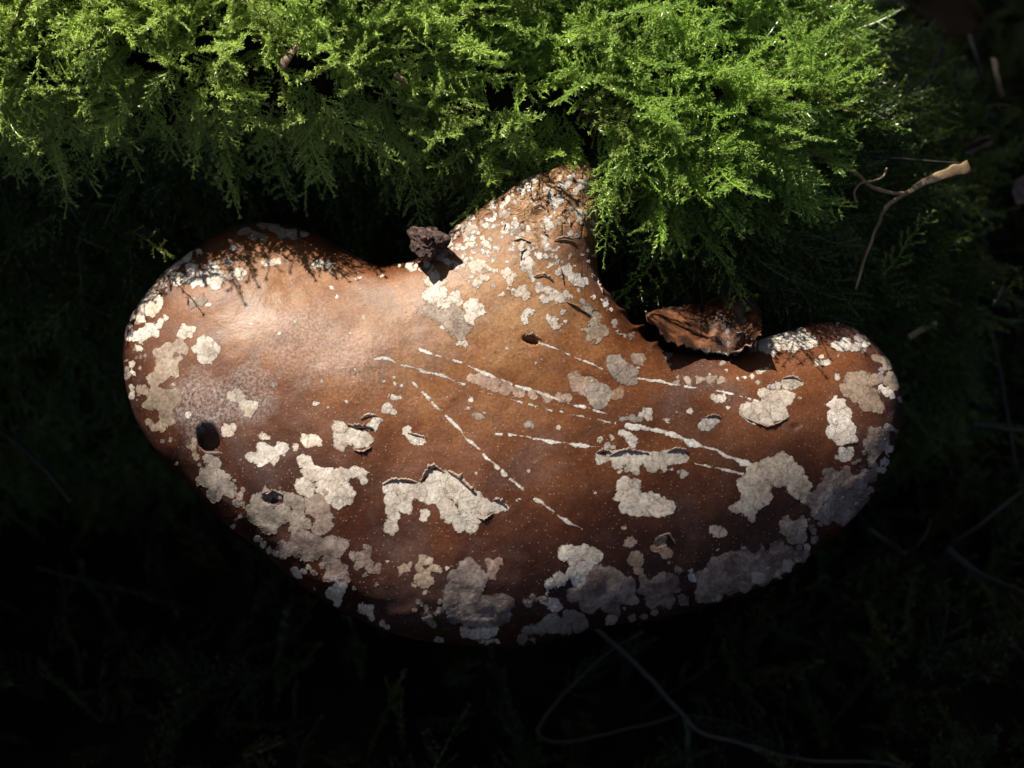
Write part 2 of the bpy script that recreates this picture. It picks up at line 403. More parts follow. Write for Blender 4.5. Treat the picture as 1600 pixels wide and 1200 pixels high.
PITS = [(326, 683, 18, 22, -.35, .0040), (829, 531, 13, 5.5, .25, .0022), (423, 779, 13, 8, .2, .0016), (356, 411, 5, 4, 0, .0008), (1243, 666, 9, 4, -.2, .0005), (1033, 847, 10, 5, -.6, .0006)]
def build_cap():
    na, nr = 640, 190
    k = np.linspace(0, len(OUT), na, endpoint=False)
    e = np.concatenate([OUT, OUT[:1]])
    poly = np.stack([np.interp(k, np.arange(len(OUT) + 1), e[:, i]) for i in (0, 1)], 1)
    for _ in range(2): poly = (np.roll(poly, 1, 0) + poly * 2 + np.roll(poly, -1, 0)) / 4
    ctr = plane_of(850, 760)
    s = np.linspace(0, 1, nr); s = .5 * np.sin(s * math.pi / 2) + .5 * s
    q = (ctr + (poly[None] - ctr) * s[1:, None, None]).reshape(-1, 2)
    q = np.concatenate([ctr[None], q])
    U, d = swell(q, poly)
    h = .0215 * U ** .46
    P = PO + q[:, :1] * RT + q[:, 1:] * PB + (h + bend(q))[:, None] * PN
    # stem mask
    stem = ss(.034, .046, q[:, 1] - .35 * np.abs(q[:, 0] - .006)) * ss(.045, .03, np.abs(q[:, 0] - .006))
    # uneven surface
    nrm = PN
    dz = np.zeros(len(P)); st2 = np.zeros(len(P))
    fade = np.minimum(1, d / .002)
    for i, p in enumerate(P):
        v = Vector(p)
        a = .0011 * noise.noise(v * 38) + .00055 * noise.noise(v * 95) + .00012 * noise.noise(v * 320)
        sk = stem[i]
        sm = min(1., max(0., sk + .55 * noise.noise(v * 160) * (1 if 0.02 < sk < .98 else 0)))
        st2[i] = sm
        if sm > .01:
            r = noise.noise(v * 240); r2 = noise.noise(v * 560 + Vector((3, 1, 7)))
            a += sm * (.0009 * (abs(r) ** .6) * (1 if r > 0 else -.8) + .0004 * r2)
        # thick lumpy rim
        if d[i] < .012:
            kr = 1 - d[i] / .012
            a += kr * (.0007 * noise.noise(v * 150 + Vector((9, 2, 1))) + .0003 * noise.noise(v * 400))
        dz[i] = a * (.25 + .75 * fade[i])
    P = P + dz[:, None] * nrm
    # gentle wave of the rim line itself
    hole = np.zeros(len(P))
    vv = P - CAM; zz = vv @ FW; px = 800 + F * (vv @ RT) / zz; py = 600 - F * (vv @ UP) / zz
    for (hx, hy, rx, ry, rot, dep) in PITS:
        c_, s_ = math.cos(rot), math.sin(rot)
        x = ((px - hx) * c_ + (py - hy) * s_) / rx; y = (-(px - hx) * s_ + (py - hy) * c_) / ry
        wob = np.array([.16 * noise.noise((a * 1.4, b * 1.4, hx)) if abs(a) < 2 and abs(b) < 2 else 0 for a, b in zip(x, y)])
        r = np.hypot(x, y) + wob
        kk = ss(1.06, .74, r)
        P = P - (kk * dep)[:, None] * nrm
        hole = np.where(kk * (dep > .002) > .6, 1 + (dep < .004), hole)
    Fc = [(0, 1 + i, 1 + (i + 1) % na) for i in range(na)]
    for j in range(nr - 2):
        a = 1 + j * na
        for i in range(na):
            b = (i + 1) % na
            Fc.append((a + i, a + na + i, a + na + b, a + b))
    bnd = 1 + (nr - 2) * na
    return P, Fc, d, st2, hole, q, poly, bnd, na, ctr
P, CF, dEdge, stemk, holek, capq, capoly, bnd, na, cctr = build_cap()

full = bpy.data.meshes.new('full_skin')
full.from_pydata([tuple(p) for p in P], [], CF)
full.polygons.foreach_set('use_smooth', [True] * len(full.polygons))
full.update()
NRM = np.empty(len(P) * 3); full.vertices.foreach_get('normal', NRM); NRM = NRM.reshape(-1, 3)
CB = BVHTree.FromPolygons([tuple(p) for p in P], CF)
rimk = np.clip(dEdge / .050, 0, 1)
# colour zoning: paler towards the stalk, darker band along the growing edge
rimk = np.clip(.38 * np.exp(-((capq[:, 0] - .012) / .050) ** 2 - ((capq[:, 1] - .032) / .030) ** 2) + .52 * rimk + .58 * ss(-.035, .045, capq[:, 1]) * ss(0, .012, dEdge), 0, 1)
def skin_piece(name, keep, mat, extra=None):
    idx = sorted({v for f in keep for v in f})
    mp = {v: i for i, v in enumerate(idx)}
    o = mesh_obj(name, P[idx], [tuple(mp[v] for v in f) for f in keep], mat)
    me = o.data
    for an, src in (('rim', rimk), ('stem', stemk)):
        at = me.attributes.new(an, 'FLOAT', 'POINT')
        at.data.foreach_set('value', src[idx].astype(np.float32))
    me.normals_split_custom_set_from_vertices([tuple(n) for n in NRM[idx]])
    put_under(o, fungus)
    return o
isst = np.array([np.mean([stemk[v] for v in f]) > .5 for f in CF])
isho = np.array([min(holek[v] for v in f) for f in CF])
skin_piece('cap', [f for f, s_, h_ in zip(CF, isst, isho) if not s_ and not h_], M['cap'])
o = skin_piece('stalk', [f for f, s_ in zip(CF, isst) if s_], M['cap'])
o['label'] = 'rough flaking tan stalk rising into the moss'
o = skin_piece('torn_slit', [f for f, h_ in zip(CF, isho) if h_ == 2], M['hole'])
o = skin_piece('bore_hole', [f for f, h_ in zip(CF, isho) if h_ == 1], M['hole'])
o['label'] = 'dark round hole bored into the cap'

def build_under():
    rings = [(1, 0, 0), (.985, -.0016, 1), (.955, -.0042, 1), (.90, -.0062, 1), (.8, -.0072, 1), (.6, -.0075, 1), (.3, -.0075, 1), (.02, -.0075, 1)]
    V = []; Fc = []
    rimp = P[bnd:bnd + na]
    for k, (s, dz, _) in enumerate(rings):
        qq = cctr + (capoly - cctr) * s
        bb = bend(capoly)
        for i in range(na):
            if k == 0: V.append(rimp[i]); continue
            p = PO + qq[i, 0] * RT + qq[i, 1] * PB + (dz + bb[i] * s) * PN
            if k < 3: p = p + (rimp[i] - (PO + capoly[i, 0] * RT + capoly[i, 1] * PB + bb[i] * PN)) * (.6 if k == 1 else .25)
            V.append(p)
    for k in range(len(rings) - 1):
        for i in range(na):
            j = (i + 1) % na
            Fc.append((k * na + i, k * na + j, (k + 1) * na + j, (k + 1) * na + i))
    Fc.append(tuple((len(rings) - 1) * na + i for i in range(na)))
    Fc = [tuple(reversed(f)) for f in Fc]
    o = mesh_obj('pore_surface', V, Fc, M['pore'])
    put_under(o, fungus)
    o['label'] = 'cream underside showing as a thin lip along the rim'
build_under()

# ---- flaking patches: lobed islands of crust lying proud on the skin
def cast(px, py):
    d = Vector(ray(px, py)); h = CB.ray_cast(Vector(CAM), d.normalized())
    if h[0] is None: return None
    n = h[1]
    if n.dot(d) > 0: n = -n
    return h[0], n
def smooth_n(loc, idx):
    pass
def lobes(px, py, circ, seed, rough):
    """>0 inside a union of circles with a frayed border (photo pixels)"""
    c = np.array(circ, float)
    wx = np.empty_like(px); wy = np.empty_like(px)
    for i in range(px.shape[0]):
        for j in range(px.shape[1]):
            a, b = px[i, j] * .055, py[i, j] * .055
            wx[i, j] = noise.noise((a, b, 3.)); wy[i, j] = noise.noise((a, b, 17.))
    px = px + 5.5 * rough * wx; py = py + 5.5 * rough * wy
    dd = c[:, 2] - np.sqrt((px[..., None] - c[:, 0]) ** 2 + (py[..., None] - c[:, 1]) ** 2)
    soft = 2.2 * np.log(np.exp(np.clip(dd / 2.2, -30, 30)).sum(-1))
    so = np.sort(dd, -1)
    gap = so[..., -1] - so[..., -2] if dd.shape[-1] > 1 else np.full(px.shape, 9.)
    return (soft - .8) if rough > .5 else so[..., -1], dd.argmax(-1), gap
def patch(name, circ, mat, thick=.00022, step=None, rough=1.0, label=None, collect=None):
    c = np.array(circ, float)
    if len(c) < 4: thick *= .6
    x0, y0 = (c[:, :2] - c[:, 2:]).min(0) - 4; x1, y1 = (c[:, :2] + c[:, 2:]).max(0) + 4
    if step is None: step = 1.2 if max(x1 - x0, y1 - y0) < 40 else 1.5
    nx, ny = int((x1 - x0) / step) + 2, int((y1 - y0) / step) + 2
    gx = x0 + np.arange(nx) * step; gy = y0 + np.arange(ny) * step
    PX, PY = np.meshgrid(gx, gy, indexing='ij')
    f, own, gap = lobes(PX, PY, circ, 0, rough)
    sd = (int(c[0, 0]) * 7 + int(c[0, 1])) % 97
    for i in range(nx):
        for j in range(ny):
            if abs(f[i, j]) < 6:
                f[i, j] += rough * (3.4 * noise.noise((gx[i] * .11, gy[j] * .11, sd)) + 2.6 * noise.noise((gx[i] * .30, gy[j] * .30, sd)) + 1.3 * noise.noise((gx[i] * .6, gy[j] * .6, sd)))
    V, tip, key, faces = [], [], {}, []
    def vert(k, x, y, ff, gi=(0, 0)):
        if k in key: return key[k]
        h = cast(x, y)
        if h is None: key[k] = -1; return -1
        p, n = h
        prof = min(1., max(0., ff / 2.5))
        hh = thick * (.55 + .45 * prof) + .00002 * noise.noise((x * .2, y * .2, sd)) + .00003 * noise.noise((x * .06, y * .06, sd + 3)) + .00003
        o_ = own[gi]; seam = max(0., 1 - gap[gi] / 1.6) * (1 if noise.noise((x * .05, y * .05, sd + 9)) > -.1 else 0) * (name != 'scratch')
        hh += thick * .3 * math.sin(o_ * 2.7 + sd) * (ff > 0) - seam * thick * .4
        V.append(p + n * hh); tip.append(max(1. - min(1., ff / 1.6), seam)); key[k] = len(V) - 1
        return key[k]
    bedge = []
    for i in range(nx - 1):
        for j in range(ny - 1):
            cs = [(i, j), (i + 1, j), (i + 1, j + 1), (i, j + 1)]
            fv = [f[a] for a in cs]
            if max(fv) <= 0: continue
            poly = []; cut = []
            for k in range(4):
                a, b = cs[k], cs[(k + 1) % 4]; fa, fb = fv[k], fv[(k + 1) % 4]
                if fa > 0: poly.append(vert(a, gx[a[0]], gy[a[1]], fa, a))
                if (fa > 0) != (fb > 0):
                    t = fa / (fa - fb)
                    kk = (min(a, b), max(a, b))
                    e = vert(kk, gx[a[0]] + (gx[b[0]] - gx[a[0]]) * t, gy[a[1]] + (gy[b[1]] - gy[a[1]]) * t, 0, a)
                    poly.append(e); cut.append((e, fa > 0))
            if -1 in poly or len(poly) < 3: continue
            faces.append(tuple(poly))
            if len(cut) == 2:
                # edge from the exit cut to the entry cut lies on the border
                a = [e for e, s_ in cut if s_][0]; b = [e for e, s_ in cut if not s_][0]
                bedge.append((a, b))
    if not faces: return None
    faces = [tuple(reversed(q)) for q in faces]
    nb = {}
    VV = [np.array(v) for v in V]
    for a, b in bedge:
        for e in (a, b):
            if e not in nb:
                h = CB.find_nearest(V[e])
                n = h[1]
                if n.dot(Vector(CAM) - V[e]) < 0: n = -n
                nb[e] = len(VV); VV.append(np.array(h[0] - n * .00012)); tip.append(1.)
        faces.append((b, a, nb[a], nb[b]))
    if collect is not None:
        k0 = len(collect[0]); collect[0].extend(VV); collect[2].extend(tip)
        collect[1].extend(tuple(k0 + v for v in q) for q in faces)
        return None
    o = mesh_obj(name, VV, faces, M[mat])
    at = o.data.attributes.new('edge', 'FLOAT', 'POINT')
    at.data.foreach_set('value', np.array(tip, np.float32))
    put_under(o, fungus)
    if label: o['label'] = label
    return o

def zo(zid):
    return {0: (0, 0, 1), 4: (580, 230, 3.158), 5: (170, 330, 3.076), 6: (250, 630, 2.807), 7: (780, 500, 2.308), 8: (550, 520, 2.909)}[zid]
def circles(zid, txt):
    ox, oy, s = zo(zid)
    return [(ox + a / s, oy + b / s, r / s) for a, b, r in (map(float, t.split(',')) for t in txt.split())]

PATCHES = [  # (zoom frame, material, x,y,r ...)
 (0,'tan','381,361,9 397,369,10 412,374,8'), (0,'tan','410,350,9 427,353,10 440,366,9 456,366,9 474,367,8'), (0,'pale','362,387,6 366,386,4'),
 (0,'pale','361,411,6 356,408,4'), (0,'pale','415,409,6 427,410,7 437,409,6'), (0,'pale','492,415,7 502,414,8 513,414,7 520,413,4'),
 (0,'pale','263,422,9 275,414,9 288,405,8 300,397,7 311,393,5'), (0,'pale','300,421,12 332,424,12 342,437,13 320,437,14 277,437,14 300,440,10 338,447,8'),
 (0,'pale','362,429,8 372,427,8 378,426,7 375,437,4'), (0,'tan','241,441,13 250,434,10'), (0,'pale','238,463,12 232,478,15 244,480,11 222,497,8 246,470,10'),
 (0,'tan','303,473,9 315,470,8 322,466,5 300,478,5'), (0,'pale','329,476,5 325,475,3'), (0,'pale','235,512,10 248,504,8 260,497,7 225,522,11 243,521,7 215,525,9 216,543,8'),
 (0,'pale','288,519,8 292,515,9 300,513,6 284,524,7 296,522,6'), (0,'pale','323,546,17 312,543,11 334,545,12 318,560,10 331,558,9 315,533,9 326,532,8'),
 (0,'tan','248,554,10 264,545,12 281,541,12 290,546,9 282,561,6 261,571,16 270,578,11 250,577,11'),
 (0,'tan','222,609,10 241,593,12 254,587,11 245,616,15 258,629,18 274,619,12 261,649,15 253,665,11 232,632,10'),
 (0,'pale','206,492,7 204,510,7 202,530,6'), (0,'pale','208,570,6 207,582,5'), (0,'pale','206,606,7 208,618,6'), (0,'tan','240,668,7 233,660,6'),
 (0,'pale','363,619,9 375,622,11 381,632,10 394,637,10 388,645,7 373,613,7 347,626,5'),
 (0,'pale','294,649,6'), (0,'tan','430,602,6'), (0,'pale','493,630,6'), (0,'pale','513,635,3'), (0,'pale','459,501,5 461,497,3'), (0,'pale','394,506,3'),
 (0,'pale','547,519,4 550,520,3'), (0,'pale','525,466,4'), (0,'pale','541,562,4'), (0,'pale','555,577,3'), (0,'pale','402,410,3'), (0,'pale','517,450,3'),
 (0,'pale','558,433,4 563,433,3'), (0,'pale','596,429,4'), (0,'pale','437,522,4'), (0,'pale','357,673,10 362,670,7 350,677,6'),
 (0,'tan','302,688,7 298,701,8 305,712,7'), (0,'pale','414,683,6 409,681,4'), (0,'pale','478,690,10 488,689,10 497,691,7 475,685,6'), (0,'pale','461,699,7'),
 (0,'pale','392,714,9 407,715,12 425,708,12 439,700,12 410,702,11 407,726,5 428,717,8'),
 (0,'tan','325,718,9 334,726,12 327,744,17 346,748,14 314,751,10 357,767,11 336,769,15'),
 (0,'pale','531,669,12 535,683,14 553,680,14 571,687,13 560,694,10 531,694,10'), (0,'pale','585,662,10 592,657,7 576,667,7'), (0,'pale','601,638,8 608,640,7 614,644,6'),
 (0,'pale','635,673,7 642,682,8 650,689,8 660,687,8'),
 (0,'pale','474,719,11 482,733,13 496,740,14 514,744,15 478,762,14 471,755,11 535,744,14 553,737,10 567,740,10 569,753,7 514,765,21 535,769,19 528,783,12 542,780,11'),
 (0,'film','496,790,20 506,815,17 496,826,10 484,778,12'),
 (0,'tan','407,787,18 417,772,11 435,772,9 453,780,13 464,787,14 403,805,17 425,812,19 442,801,14 421,826,10 467,812,16 478,819,9 460,829,9'),
 (0,'dim','471,844,19 460,858,14 492,851,19 514,854,16 531,851,14 521,862,12 482,865,14'), (0,'dim','521,883,14 531,897,14 542,904,8 514,901,10'),
 (0,'pale','531,915,10 524,926,12 515,926,8 528,940,9'), (0,'pale','566,949,8 571,953,10 578,951,9 580,962,6'),
 (0,'dim','574,858,8 567,869,12 553,869,7 560,883,8 578,890,9 590,886,8 571,876,9'), (0,'tan','633,888,8 627,893,5 639,884,5'),
 (0,'tan','660,872,7 670,876,8 656,886,8 667,894,8 679,890,8 686,894,6 653,901,8 660,911,9 644,915,5 674,908,7'), (0,'tan','663,926,5'),
 (0,'dim','731,886,16 717,901,16 745,904,18 710,922,18 731,926,23 702,943,12 710,961,16 731,958,20 756,947,18 777,943,18 795,943,12 784,961,14 763,968,16'),
 (0,'dim','770,886,10 781,876,8 763,876,7 767,901,7'), (0,'pale','727,986,9 742,990,11 759,988,10 772,986,8'), (0,'pale','683,1000,5 690,1001,5'), (0,'pale','755,1002,6 765,1003,6 775,1003,5'),
 (0,'pale','464,897,9 459,890,6'), (0,'pale','484,887,6'), (0,'pale','400,842,6 410,851,7 421,861,7 432,866,6'), (0,'pale','364,824,6'), (0,'tan','376,787,7 368,783,5'), (0,'pale','598,973,6 606,979,5'), (0,'tan','507,770,7'),
 (8,'pale','160,700,30 200,690,30 250,720,45 180,760,40 240,790,40 170,810,25 180,880,38 190,840,30 310,720,45 370,660,45 380,720,60 430,650,25 450,700,60 500,720,50 520,770,50 560,760,40 600,790,38 650,790,35 690,795,18 655,755,14 440,820,45 490,860,40 540,880,35 550,840,40 420,780,40 325,840,22 330,810,25 590,840,18'),
 (8,'pale','185,295,14 205,298,16 220,293,12'), (8,'pale','195,210,11'), (8,'pale','228,237,10'), (8,'pale','195,232,12'), (8,'pale','145,217,10'), (8,'pale','435,293,9'),
 (8,'pale','535,305,12 545,290,7'), (8,'pale','530,342,15'), (8,'tan','568,377,20 585,378,18 550,375,14'), (8,'tan','797,418,16 780,416,10 812,417,10'), (8,'pale','940,430,14'), (8,'pale','710,73,10'), (8,'pale','868,127,6'),
 (8,'pale','1125,485,14'), (8,'pale','1178,477,13'), (8,'pale','1235,455,18 1260,475,22 1275,490,24 1280,505,15 1220,455,12'), (8,'pale','1160,515,18 1185,518,14'),
 (8,'pale','1125,560,18 1140,575,20 1120,585,14 1190,560,30 1240,565,35 1290,570,40 1340,570,40 1390,575,38 1440,560,38 1490,565,35 1520,580,18 1200,600,22 1260,610,25 1290,630,22 1250,630,14 1370,610,30 1420,615,22 1460,625,12 1510,640,18 1490,635,10'),
 (8,'pale','1215,632,14'),
 (8,'pale','1240,690,40 1290,690,28 1220,740,35 1270,740,45 1240,790,30 1290,800,42 1340,770,40 1390,740,18 1360,740,20 1380,800,45 1430,800,38 1450,790,22 1410,765,15 1345,820,20'),
 (8,'film','545,205,28 590,210,35 640,235,35 700,255,33 760,270,30 820,280,25 880,295,25 940,290,25 980,290,22'),
 (8,'tan','1205,150,48 1190,130,35 1240,190,45 1270,180,30 1270,220,28'), (8,'tan','1295,117,28 1310,122,18'), (8,'pale','1298,153,8'),
 (8,'film','1010,200,30 1030,235,45 1070,240,50'), (8,'tan','1120,285,58 1100,260,38 1150,260,30 1120,310,36'), (8,'film','1200,285,30 1215,270,28'),
 (7,'pale','960,75,26 1000,60,35 1040,75,35 1090,55,28 1110,80,30 1060,90,30 990,100,30 955,105,20 1130,75,18 980,120,12'),
 (7,'pale','1215,95,20 1245,93,25 1285,95,20 1320,92,15'), (7,'pale','1160,127,11'), (7,'pale','1145,154,13 1183,152,16 1165,153,9'), (7,'tan','1300,68,16 1285,63,12'), (7,'tan','1360,135,18 1385,145,18 1400,155,12'),
 (7,'tan','1410,215,26 1398,215,22 1420,240,18'), (7,'pale','1400,260,20 1375,243,13 1418,275,12'), (7,'pale','1220,203,14'),
 (7,'tan','1270,210,28 1310,215,35 1345,215,25 1255,250,28 1300,260,40 1330,280,40 1365,310,28 1320,310,25 1285,275,25 1240,245,12'),
 (7,'pale','1205,300,25 1225,305,30 1245,340,30 1215,350,35 1200,400,28 1240,410,40 1265,390,30 1230,435,22 1270,425,22'), (7,'pale','1245,487,26 1260,485,20'),
 (7,'pale','1400,380,18 1412,390,12'), (7,'film','1370,430,45 1345,410,25 1350,470,25'), (7,'pale','1122,450,6'),
 (7,'dim','1250,540,18 1190,550,18 1200,580,30 1240,580,35 1290,590,40 1330,560,30 1350,520,22 1340,500,15 1180,620,40 1230,640,55 1290,640,45 1140,650,35 1200,690,45 1260,690,35 1150,690,30 1240,720,25 1170,720,22'),
 (7,'pale','1405,470,18 1392,510,18 1398,445,12 1375,545,16'), (7,'pale','1310,640,14 1330,620,12 1285,670,14'),
 (7,'pale','1020,500,25 1000,515,28 1040,505,20 970,530,40 930,560,45 880,590,30 1010,560,45 1060,560,45 1090,590,38 1100,630,28 1070,615,30 940,610,40 960,640,25 900,640,35 880,670,30 905,690,28 905,715,15 850,680,18 930,660,25'),
 (7,'pale','785,760,25 800,765,20 770,757,15'), (7,'pale','790,828,7'), (7,'tan','1040,710,12 1030,745,28 1060,760,35 1090,740,25 1080,780,30 1055,790,22'), (7,'pale','700,930,18 695,905,10'),
 (7,'dim','740,930,35 790,890,40 850,880,50 900,860,35 900,910,50 960,870,45 1010,840,40 1050,850,35 1090,855,25 830,940,50 770,970,50 880,950,40 740,990,35 950,920,40 1000,890,40'),
 (7,'pale','240,840,35 290,845,40 340,850,35 300,890,40 260,910,25 220,930,28 185,950,22 175,980,12 290,940,30 270,880,25'),
 (7,'dim','360,920,40 400,910,25 330,960,40 400,950,45 270,990,30 330,1010,50 400,1010,45 460,960,35 470,1000,30 430,930,30'),
 (7,'pale','160,1015,18 200,1025,28 215,1040,18'), (7,'tan','260,1070,30 190,1090,38 150,1105,22 290,1090,36 240,1115,22'), (7,'pale','410,1072,22 395,1085,14'),
 (7,'dim','540,970,35 590,960,40 620,940,30 640,970,15 560,1010,35 610,1010,30 510,975,15'), (7,'film','580,800,30 600,840,25 560,820,20'), (7,'film','490,860,30 500,905,22'), (7,'tan','465,800,22 480,800,14'),
 (7,'tan','80,1150,22 120,1155,12'), (7,'tan','480,1075,18 520,1065,16 560,1052,16'),
 (7,'pale','880,310,12 900,330,35 950,330,45 1000,330,38 1030,345,18 960,360,30 920,350,30'), (7,'pale','950,265,22 990,275,35 1030,280,35 1055,275,18 1010,300,28'), (7,'pale','1000,238,20 975,240,10'), (7,'pale','1040,225,25 1070,225,20 1090,230,10'),
 (7,'pale','740,380,20 760,370,22 780,360,15 725,385,10 755,388,12'), (7,'pale','690,332,10 680,330,8'), (7,'pale','820,320,10'), (7,'pale','600,360,8 605,370,7'), (7,'pale','635,328,6'),
 (7,'tan','450,355,15 480,350,20 505,352,16'), (7,'pale','520,340,18 540,335,20 535,350,16'), (7,'pale','790,280,18 770,280,15 810,282,12'),
 (7,'tan','640,225,14 680,220,15 720,215,18 760,215,20 800,215,16'), (7,'pale','870,217,8 890,212,9 910,205,9'), (7,'pale','930,190,9 950,178,11 966,171,6'), (7,'pale','820,178,7 805,179,5'), (7,'pale','365,430,10'), (7,'pale','400,424,10'),
 (7,'pale','930,930,28 980,905,28 1035,885,28 1075,865,16 1000,920,20'), (7,'pale','785,1000,16 765,1010,12'), (7,'pale','1110,820,14 1105,835,10'),
 (4,'pale','300,650,40 330,690,45 350,710,35 280,660,25'), (4,'pale','270,740,25 300,740,40 410,740,35 380,770,30 430,760,25 330,765,25'), (4,'pale','490,790,40 530,800,35 500,830,35 540,780,22'),
 (4,'tan','300,805,48 260,810,25 350,830,40 415,822,42 400,870,45 450,860,40 470,900,30 440,930,30 400,910,30'), (4,'pale','355,885,28'), (4,'pale','455,965,22 440,962,15'),
 (4,'pale','380,570,20 410,580,18 350,550,20 330,540,25 300,540,20 360,500,25 385,480,22 350,520,20 270,580,15 245,590,12'), (4,'pale','190,590,14 215,588,13'), (4,'pale','290,610,18 310,600,12'),
 (4,'pale','480,490,18 460,490,15 500,485,12'), (4,'tan','490,400,40 460,430,25 510,420,22'), (4,'pale','570,480,20 590,490,18 550,475,15'), (4,'pale','500,590,28 540,590,30 580,600,22 610,600,14 520,570,20'),
 (4,'pale','470,640,14 490,650,10'), (4,'pale','550,640,22 530,665,16 575,650,14 520,690,10'), (4,'pale','670,630,28 690,650,24 710,640,15 650,620,14'),
 (4,'pale','740,710,35 760,740,25 720,700,25 750,690,20 690,700,15 700,735,14 660,735,12 640,738,8'), (4,'pale','760,520,25 775,515,15 750,540,18 765,580,25 780,610,20 790,640,25 770,600,18'),
 (4,'pale','830,690,30 870,710,32 910,730,30 850,740,20 865,760,18 930,745,25 960,740,22'), (4,'pale','770,820,22 755,840,25 745,830,14 760,865,14 790,820,12'), (4,'pale','880,840,22 900,855,20 910,880,14 950,870,14 935,885,12'),
 (4,'tan','1100,860,30 1060,900,25 1100,910,40 1140,900,28 1120,940,18 1080,930,20 1110,830,25'), (4,'torn','880,580,20'), (4,'torn','950,600,30 990,640,30 1020,660,25 980,610,28 1050,680,22'), (4,'tan','1030,750,22 1070,800,25 1050,770,22'),
 (4,'torn','1110,730,16 1150,770,16 1170,800,13'), (4,'tan','1200,870,18 1230,900,14 1250,930,10'), (4,'pale','676,995,9'), (4,'pale','848,1052,5'), (4,'tan','650,330,22 670,345,16'), (4,'torn','600,345,20 580,350,14'), (4,'tan','720,410,28 690,420,20'), (4,'pale','735,470,14 740,485,10'),
 (4,'pale','620,505,12 605,520,10'), (4,'tan','560,380,22 590,400,18 620,395,14'), (4,'torn','830,530,14 845,520,12'), (4,'pale','940,800,14 945,820,10'),
]
for zid, mt, txt in PATCHES:
    patch('crust_patch', circles(zid, txt), mt, rough=.9 if zid != 4 else 1.5, thick={'film': .00003, 'dim': .00005}.get(mt, .00007))

# ---- claw-like scratches: torn white lines
def poly_px(zid, txt):
    ox, oy, s = zo(zid)
    return [(ox + a / s, oy + b / s) for a, b in (map(float, t.split(',')) for t in txt.split())]
SCR = [
 (poly_px(8, '105,118 140,110 170,125 220,145 290,162 330,178 400,192 470,220 515,235'), 3.0, .12),
 (poly_px(8, '560,262 690,290 740,310 800,325 900,350 1000,372 1110,393 1200,413'), 1.7, .45),
 (poly_px(7, '462,382 520,390 590,402 640,420 700,445 770,465 830,495 880,515 930,535 1000,575'), 5.2, .0),
 (poly_px(8, '250,205 290,240 340,290 380,330 430,380 480,430 520,480 580,530 610,570 640,590 690,640 740,680 780,710'), 3.6, .18),
 (poly_px(8, '800,730 815,750 860,770 900,805 970,855 1020,880 1045,895'), 3.2, .3),
 (poly_px(8, '310,75 370,100 440,115 520,145 590,180 660,205 740,240 830,265 900,290 980,320 1090,347 1185,378'), 2.6, .22),
 (poly_px(8, '850,42 880,55 930,75 1000,105 1060,130 1140,162'), 2.2, .05),
 (poly_px(8, '1290,207 1390,220 1470,235 1590,255'), 2.0, .25),
 (poly_px(7, '780,255 850,270 920,290 1000,320 1040,335'), 2.8, .2),
 (poly_px(8, '655,460 690,462 740,465 800,475 860,488 940,497 1010,507 1080,515 1160,518'), 3.0, .12),
 (poly_px(7, '690,515 760,530 830,545 880,555'), 3.2, .1),
]
for pts, wd, gap in SCR:
    rs = random.Random(int(pts[0][0]))
    cs = []; run = 0; on = True
    for (a, b), (c, d) in zip(pts, pts[1:]):
        L = math.hypot(c - a, d - b); n = max(2, int(L / .8))
        for k in range(n):
            t = k / n
            run -= L / n
            if run <= 0:
                on = not on or rs.random() > gap * 2
                run = rs.uniform(8, 22) if on else rs.uniform(3, 9) * (1 + 2 * gap)
                amp = rs.uniform(.65, 1.25)
            th = wd * (.24 + .78 * max(0., .45 + 1.1 * noise.noise((len(cs) * .035, pts[0][0], 1)))) if on else .35
            if on or rs.random() < .5:
                cs.append((a + (c - a) * t + .8 * noise.noise((len(cs) * .05, 4, pts[0][1])), b + (d - b) * t + .8 * noise.noise((len(cs) * .05, 9, pts[0][1])) + rs.uniform(-.3, .3) * th, max(.4, th * rs.uniform(.7, 1.15))))
    patch('scratch', cs, 'torn', thick=.00005, step=1.0, rough=.33)

# ---- flecks too small to tell apart
def flecks(n, rng, mat, rmin, rmax, seed, keep):
    rs = random.Random(seed); out = ([], [], []); k = 0
    while k < n:
        x, y = rs.uniform(rng[0], rng[2]), rs.uniform(rng[1], rng[3])
        if not keep(x, y, rs): continue
        k += 1
        r = rmin + (rmax - rmin) * rs.random() ** 2.2; a = rs.uniform(0, 3.14)
        patch('fleck', [(x, y, r), (x + r * math.cos(a) * rs.uniform(.4, 1.3), y + r * math.sin(a) * rs.uniform(.4, 1.3), r * rs.uniform(.4, .9)), (x - r * rs.uniform(-.8, .8), y - r * rs.uniform(-.8, .8), r * .6)], mat, thick=.00008, step=1.0, rough=.7, collect=out)
    o = mesh_obj('crust_flecks', out[0], out[1], M[mat])
    o['kind'] = 'stuff'
    at = o.data.attributes.new('edge', 'FLOAT', 'POINT'); at.data.foreach_set('value', np.array(out[2], np.float32))
    put_under(o, fungus)
def plane_q(x, y):
    h = cast(x, y)
    if h is None: return None
    v = np.array(h[0]) - PO
    return np.array([[v @ RT, v @ PB]])
def near_rim(x, y, rs):
    q = plane_q(x, y)
    return q is not None and y > 430 and .0012 < segdist(q, capoly)[0] < .0075 and noise.noise((x * .02, y * .02, 3)) > -.15
def on_stem(x, y, rs):
    q = plane_q(x, y)
    if q is None: return False
    s_ = float(ss(.020, .042, q[0, 1] - .35 * abs(q[0, 0] - .006)))
    return rs.random() < s_ * .9 and noise.noise((x * .03, y * .03, 8)) > -.2
flecks(190, (600, 270, 1040, 560), 'pale', 1.2, 5.5, 4, on_stem)
flecks(70, (600, 270, 1040, 560), 'torn', 1.2, 4.5, 5, on_stem)
flecks(110, (195, 400, 1410, 1010), 'tan', 1.3, 7., 6, near_rim)
flecks(120, (195, 400, 1410, 1010), 'dim', 2., 9., 7, near_rim)
